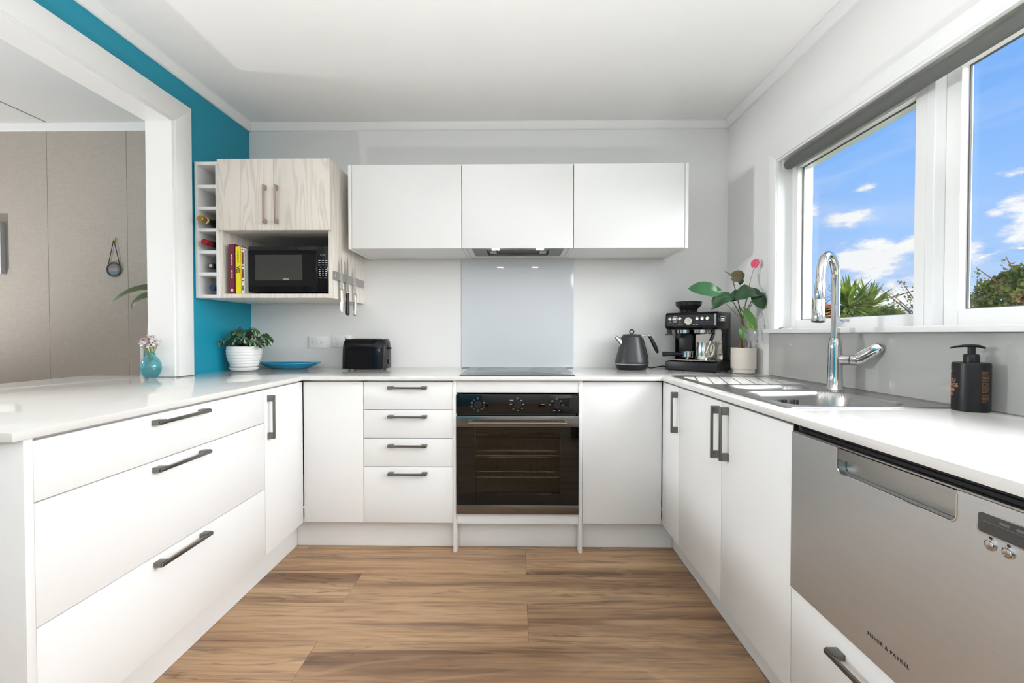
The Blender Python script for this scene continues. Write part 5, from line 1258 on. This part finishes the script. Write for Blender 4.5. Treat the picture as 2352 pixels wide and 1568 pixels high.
# small packet on the sill
pk = thing('sill_packet', 'small red and white packet lying on the far end of the window sill', 'packet', (1.310, 2.165, 1.1104))
obj('packet_wrapper', G().grid(lambda u, v: Vector((1.284 + .055 * u, 2.150 + .034 * v, 1.1108 + .006 * math.sin(math.pi * v) * (.5 + .5 * math.sin(u * 7 + 1)) + .0005)), 14, 8), MAT['packet_white'] if 'packet_white' in MAT else mat('packet_white', (.75, .72, .70), .4), pk)
obj('packet_stripe', G().grid(lambda u, v: Vector((1.286 + .03 * u, 2.152 + .022 * v, 1.1118 + .006 * math.sin(math.pi * (.06 + .65 * v)) * (.5 + .5 * math.sin(u * 3.9 + 1)) + .0006)), 10, 8), MAT['packet_red'] if 'packet_red' in MAT else mat('packet_red', (.35, .03, .03), .4), pk)

# ================================================================== dining room things
pi_ = thing('wall_picture', 'white picture in a silver frame on the beige dining room wall', 'picture', (-3.5, YB - .02, 1.4615))
for a, b, c0_, d0 in ((-3.7755, -3.2275, 1.4615, 1.4735), (-3.7755, -3.2275, 1.7805, 1.7925), (-3.7755, -3.7635, 1.4736, 1.7804), (-3.2395, -3.2275, 1.4736, 1.7804)): obj('frame_bar', G().box(a, b, YB - .030, YB - .0005, c0_, d0, .001), frame_al, pi_)
obj('picture_card', G().box(-3.7750, -3.2280, YB - .0325, YB - .0302, 1.4620, 1.7920, .0004), paper, pi_)

pq = thing('wall_plaque', 'small round pewter plaque hanging by a cord on the beige wall', 'plaque', (-2.536, YB - .01, 1.443))
M = Matrix.Translation((-2.536, YB - .001, 1.490)) @ Matrix.Rotation(R(90), 4, 'X')
obj('plaque_rim', G().lathe([(0, .0005), (.044, .0005), (.0465, .003), (.0465, .009), (.043, .012), (.039, .011), (.037, .007), (0, .007)], 44, M=M), plaqm, pq)
obj('plaque_face', G().lathe([(.036, .0072), (.034, .0082), (0, .0082)], 40, M=M), MAT['plaque_grey'] if 'plaque_grey' in MAT else mat('plaque_grey', (.22, .19, .18), .5, var=.3, scale=120), pq)
g = G()
for k in range(9):
    z = -.006 - .0024 * k; w__ = math.sqrt(max(0, .032 ** 2 - z * z)); g.box(-2.536 - w__, -2.536 + w__, YB - .0102, YB - .0093, 1.490 + z - .0012, 1.490 + z + .0012)
obj('plaque_scene', g, MAT['plaque_blue'] if 'plaque_blue' in MAT else mat('plaque_blue', (.10, .24, .33), .5), pq)
g = G().box(-2.560, -2.512, YB - .0108, YB - .0094, 1.4890, 1.4990, .0005).box(-2.565, -2.507, YB - .0108, YB - .0094, 1.4790, 1.4870, .0005)
for k in range(4): g.box(-2.558 + .0125 * k, -2.551 + .0125 * k, YB - .0112, YB - .0094, 1.502, 1.512)
obj('plaque_houses', g, greyprint, pq, kind='stuff')
g = G().tube([(-2.574, YB - .006, 1.512), (-2.5345, YB - .008, 1.672)], .002, 8).tube([(-2.498, YB - .006, 1.512), (-2.5315, YB - .008, 1.672)], .002, 8)
obj('cord', g, cordm, pq)
obj('hook', G().box(-2.5365, -2.5295, YB - .003, YB - .0003, 1.664, 1.688, .001).tube([(-2.533, YB - .003, 1.668), (-2.533, YB - .012, 1.667), (-2.533, YB - .013, 1.675)], .0022, 8), brass, pq)

bc = thing('bookcase', 'white open bookcase partly hidden behind the vase', 'bookcase', (-1.97, 2.585, 0))
bx0, bx1, by0, by1, bz1 = -2.140, -1.80, 2.452, 2.722, 1.040
obj('side_panel', G().box(bx0, bx0 + .018, by0, by1, .0005, bz1 - .0185), white_in, bc); obj('side_panel', G().box(bx1 - .018, bx1, by0, by1, .0005, bz1 - .0185), white_in, bc)
obj('top_panel', G().box(bx0 - .002, bx1, by0 - .002, by1, bz1 - .018, bz1, .001), white_in, bc)
obj('back_panel', G().box(bx0 + .0182, bx1 - .0182, by1 - .008, by1, .0005, bz1 - .0185), white_in, bc)
for z in (.06, .38, .70): obj('shelf', G().box(bx0 + .0182, bx1 - .0182, by0 + .004, by1 - .0082, z, z + .018), white_in, bc)
for k, (m_, lab) in enumerate(((mat('navy_cover', (.012, .05, .19), .5), 'navy blue book in the bookcase behind the vase'), (mat('grey_cover', (.2, .2, .21), .5), 'grey book in the bookcase behind the jamb'))):
    x = bx0 + .022 + .030 * k; bo = thing('book', lab, 'book', (x + .014, by0 + .09, .7182))
    obj('cover', G().box(x, x + .028, by0 + .012, by0 + .015, .7183, .97, .0008).box(x, x + .002, by0 + .015, by0 + .19, .7183, .97).box(x + .026, x + .028, by0 + .015, by0 + .19, .7183, .97), m_, bo)
    obj('pages', G().box(x + .0022, x + .0258, by0 + .0155, by0 + .185, .722, .965), pagem, bo)
dp = thing('potted_dracaena', 'house plant with long arching green leaves beside the opening', 'plant', (-1.94, 2.585, bz1))
dc = Vector((-1.94, 2.585, bz1))
obj('pot', G().lathe([(0, .0005), (.055, .0005), (.058, .004), (.070, .105), (.066, .107), (.062, .095), (0, .092)], 36, dc), ceramic, dp)
obj('soil', G().lathe([(.0615, .096), (0, .099)], 24, dc), soil, dp)
obj('stem', G().tube([dc + Vector((0, 0, .095)), dc + Vector((-.01, 0, .20)), dc + Vector((-.03, -.01, .27))], [.010, .008, .006], 10), stemg, dp)
def blade(pts, W, m):
    P_ = [Vector(p) for p in pts]
    def bez(t):
        n = len(P_) - 1; v = Vector((0, 0, 0))
        for i, p in enumerate(P_): v += math.comb(n, i) * (1 - t) ** (n - i) * t ** i * p
        return v
    def f(u, v):
        p = bez(u); d = (bez(min(1, u + .02)) - bez(max(0, u - .02))).normalized(); s = d.cross(Vector((.1, -.85, .5))).normalized()
        k = v * 2 - 1; w__ = W / 2 * math.sin(math.pi * min(1, .08 + u * .92)) ** .7
        return p + s * k * w__ + Vector((0, 0, abs(k) * w__ * .35))
    obj('leaf', G().grid(f, 24, 6), m, dp, angle=80, normals=False)
cr = dc + Vector((-.03, -.01, .27))
lm = mat('dracaena_leaf', (.06, .10, .022), .4, var=.3, scale=12)
blade([cr, (-2.08, 2.54, 1.372), (-2.24, 2.50, 1.380), (-2.352, 2.49, 1.248)], .042, lm)
blade([cr, (-2.06, 2.52, 1.315), (-2.20, 2.49, 1.330), (-2.213, 2.48, 1.224)], .046, lm)
blade([cr, (-1.98, 2.50, 1.52), (-1.92, 2.45, 1.55), (-1.86, 2.42, 1.44)], .04, lm)
blade([cr, (-1.99, 2.62, 1.50), (-1.93, 2.66, 1.58), (-1.86, 2.68, 1.46)], .04, lm)
blade([cr, (-1.96, 2.58, 1.52), (-2.0, 2.62, 1.55), (-2.03, 2.64, 1.45)], .04, lm)
obj('glass_ornament', G().tube([(-2.118, 2.49, bz1 + .0005), (-2.118, 2.49, bz1 + .004), (-2.118, 2.49, bz1 + .012), (-2.119, 2.49, bz1 + .05), (-2.121, 2.49, bz1 + .085), (-2.123, 2.49, bz1 + .108)], [.014, .014, .007, .010, .006, .001], 14, flat=(1, .6)), frost, label='pale frosted spike ornament on the bookcase behind the vase', cat='ornament')

# ================================================================== outdoors
obj('ground_outside', G().box(XR + .16, 60, -30, 60, -.75, -.60), ground, **st, label='garden ground outside the window', cat='ground')
rnd = random.Random(4)
def yucca(x, y, zc, R0, lab, n=110, seed=1):
    r = random.Random(seed); t = thing('yucca', lab, 'yucca', (x, y, -.6), group='yuccas outside the window')
    obj('trunk', G().tube([(x, y, -.6), (x + .02, y, .2), (x, y, zc - .08)], [.09, .07, .06], 12), bark, t)
    g = G(); c = Vector((x, y, zc))
    for i in range(n):
        th = r.uniform(0, 2 * math.pi); ph = math.asin(r.uniform(-.55, 1.0)); L = R0 * r.uniform(.75, 1.05)
        d = Vector((math.cos(th) * math.cos(ph), math.sin(th) * math.cos(ph), math.sin(ph)))
        s = d.cross(Vector((0, 0, 1))); s = s.normalized() if s.length > .01 else Vector((1, 0, 0))
        n_ = s.cross(d); w__ = .020
        rows = []
        for u, ww in ((.06, .6), (.35, 1.0), (.7, .7), (1.0, .03)):
            p = c + d * (u * L) + Vector((0, 0, -.10 * L * u * u * (1.2 - d.z)))
            rows.append([g.bm.verts.new(p - s * ww * w__ + n_ * ww * .006), g.bm.verts.new(p), g.bm.verts.new(p + s * ww * w__ + n_ * ww * .006)])
        for A, B in zip(rows, rows[1:]):
            for k in range(2): g.bm.faces.new((A[k], A[k + 1], B[k + 1], B[k]))
    obj('foliage', g, yuccaleaf, t, kind='stuff', normals=False, smooth=False)
yucca(3.40, 4.55, 1.36, .36, 'spiky yucca outside the far window pane, left of its twin', seed=1)
yucca(3.70, 4.70, 1.36, .34, 'spiky yucca outside the far window pane, right of its twin', seed=2)
yucca(3.16, 4.75, 1.27, .28, 'small low yucca half hidden behind the tap spout', 80, seed=3)
def shrub(x, y, top, wx, wy, lab, m, n=1500, seed=1, sprigs=(), ls=.045, zlow=.6, grp=None):
    r = random.Random(seed); t = thing('garden_shrub', lab, 'shrub', (x, y, -.6), group=grp)
    g = G(); ends = []
    for k in range(9):
        a = r.uniform(0, 2 * math.pi); q = Vector((x + math.cos(a) * wx * r.uniform(.3, .8), y + math.sin(a) * wy * r.uniform(.3, .8), top - r.uniform(.08, .4)))
        b = Vector((x + r.uniform(-.08, .08), y + r.uniform(-.08, .08), -.6)); mid = b.lerp(q, .6) + Vector((r.uniform(-.1, .1), r.uniform(-.1, .1), 0))
        g.tube([b, mid, q], [.022, .012, .004], 6)
    for sx_, sy_, sz_ in sprigs:
        g.tube([(x, y, top - .5), ((x + sx_) / 2 + .03, (y + sy_) / 2, (top - .3 + sz_) / 2), (sx_, sy_, sz_)], [.012, .008, .002], 6)
    obj('branches', g, bark, t)
    g = G()
    def lf(p, L, d):
        s = d.orthogonal(); s.rotate(Matrix.Rotation(r.uniform(0, 6.28), 3, d)); w__ = L * .24; n_ = s.cross(d)
        V = [g.bm.verts.new(p), g.bm.verts.new(p + d * L * .5 + s * w__ + n_ * w__ * .3), g.bm.verts.new(p + d * L), g.bm.verts.new(p + d * L * .5 - s * w__ + n_ * w__ * .3)]
        g.bm.faces.new(V)
    for i in range(n):
        th = r.uniform(0, 6.283); rr = math.sqrt(r.random()); zz = r.uniform(zlow, 1)
        bump = .82 + .36 * mnoise.noise(Vector((math.cos(th) * 2.2 + seed, math.sin(th) * 2.2, zz * 3)))
        prof = math.sqrt(max(0, 1 - ((zz - zlow) / (1 - zlow)) ** 2.2))
        p = Vector((x + math.cos(th) * rr * wx * bump * (.25 + .75 * prof), y + math.sin(th) * rr * wy * bump * (.25 + .75 * prof), top * zz * (1 - .06 * rr)))
        d = Vector((r.gauss(0, 1), r.gauss(0, 1), r.gauss(.5, 1))).normalized(); lf(p, ls * r.uniform(.7, 1.25), d)
    for sx_, sy_, sz_ in sprigs:
        for i in range(46):
            u = r.random() ** .8; p = Vector((sx_, sy_, sz_)) + Vector((r.gauss(0, .016), r.gauss(0, .016), -u * .26)); p += Vector(((x - sx_) * u * .35, (y - sy_) * u * .35, 0))
            lf(p, ls * r.uniform(.6, 1.0), Vector((r.gauss(0, 1), r.gauss(0, 1), abs(r.gauss(.9, .6)))).normalized())
    obj('foliage', g, m, t, kind='stuff', normals=False, smooth=False)
shrub(3.38, 2.98, 1.56, .52, .45, 'tall brown-green shrub filling the lower right of the near window pane', shrubleaf, 11000, 5, ((3.06, 2.98, 1.53), (3.22, 2.95, 1.60), (3.30, 2.88, 1.60), (3.46, 2.9, 1.74), (3.56, 2.95, 1.80)), .030, .55)
shrub(3.72, 3.98, 1.36, .34, .40, 'brown-green shrub with upright sprigs at the right of the far pane', shrubleaf, 5200, 6, ((3.46, 4.02, 1.57), (3.54, 3.98, 1.54), (3.30, 4.06, 1.51), (3.38, 4.02, 1.45), (3.66, 3.9, 1.60)), .031, .55)
shrub(3.42, 4.12, 1.345, .40, .3, 'low bright green bush under the yuccas', hedgeleaf, 4200, 7, (), .045, .45)
shrub(3.02, 4.10, 1.29, .18, .25, 'low bright green bush just right of the tap column', hedgeleaf, 1600, 8, (), .042, .45)
ho_ = thing('neighbour_house', 'distant house with a terracotta roof at the left edge of the window', 'house', (9.0, 14.6, -.6))
obj('wall', G().box(7.2, 10.6, 13.2, 16, -.6, 1.665), housewall, ho_)
obj('roof', G().prism([(6.9, 1.66), (10.95, 1.50), (10.95, 1.56), (8.6, 2.05), (6.9, 1.95)], 'y', 12.9, 16.3), redbrick, ho_)
up_ = thing('utility_pole', 'wooden utility pole with a service wire running to the terracotta-roofed house', 'pole', (7.63, 8.0, -.6))
obj('pole', G().cyl((7.63, 8, -.6), (7.63, 8, 2.35), .09, .07, seg=14), bark, up_)
obj('service_wire', G().tube([Vector((7.63, 8.0, 2.02)).lerp(Vector((8.7, 12.88, 1.80)), t) + Vector((0, 0, -.10 * math.sin(math.pi * t))) for t in [i / 10 for i in range(11)]], .009, 6), wirem, up_)
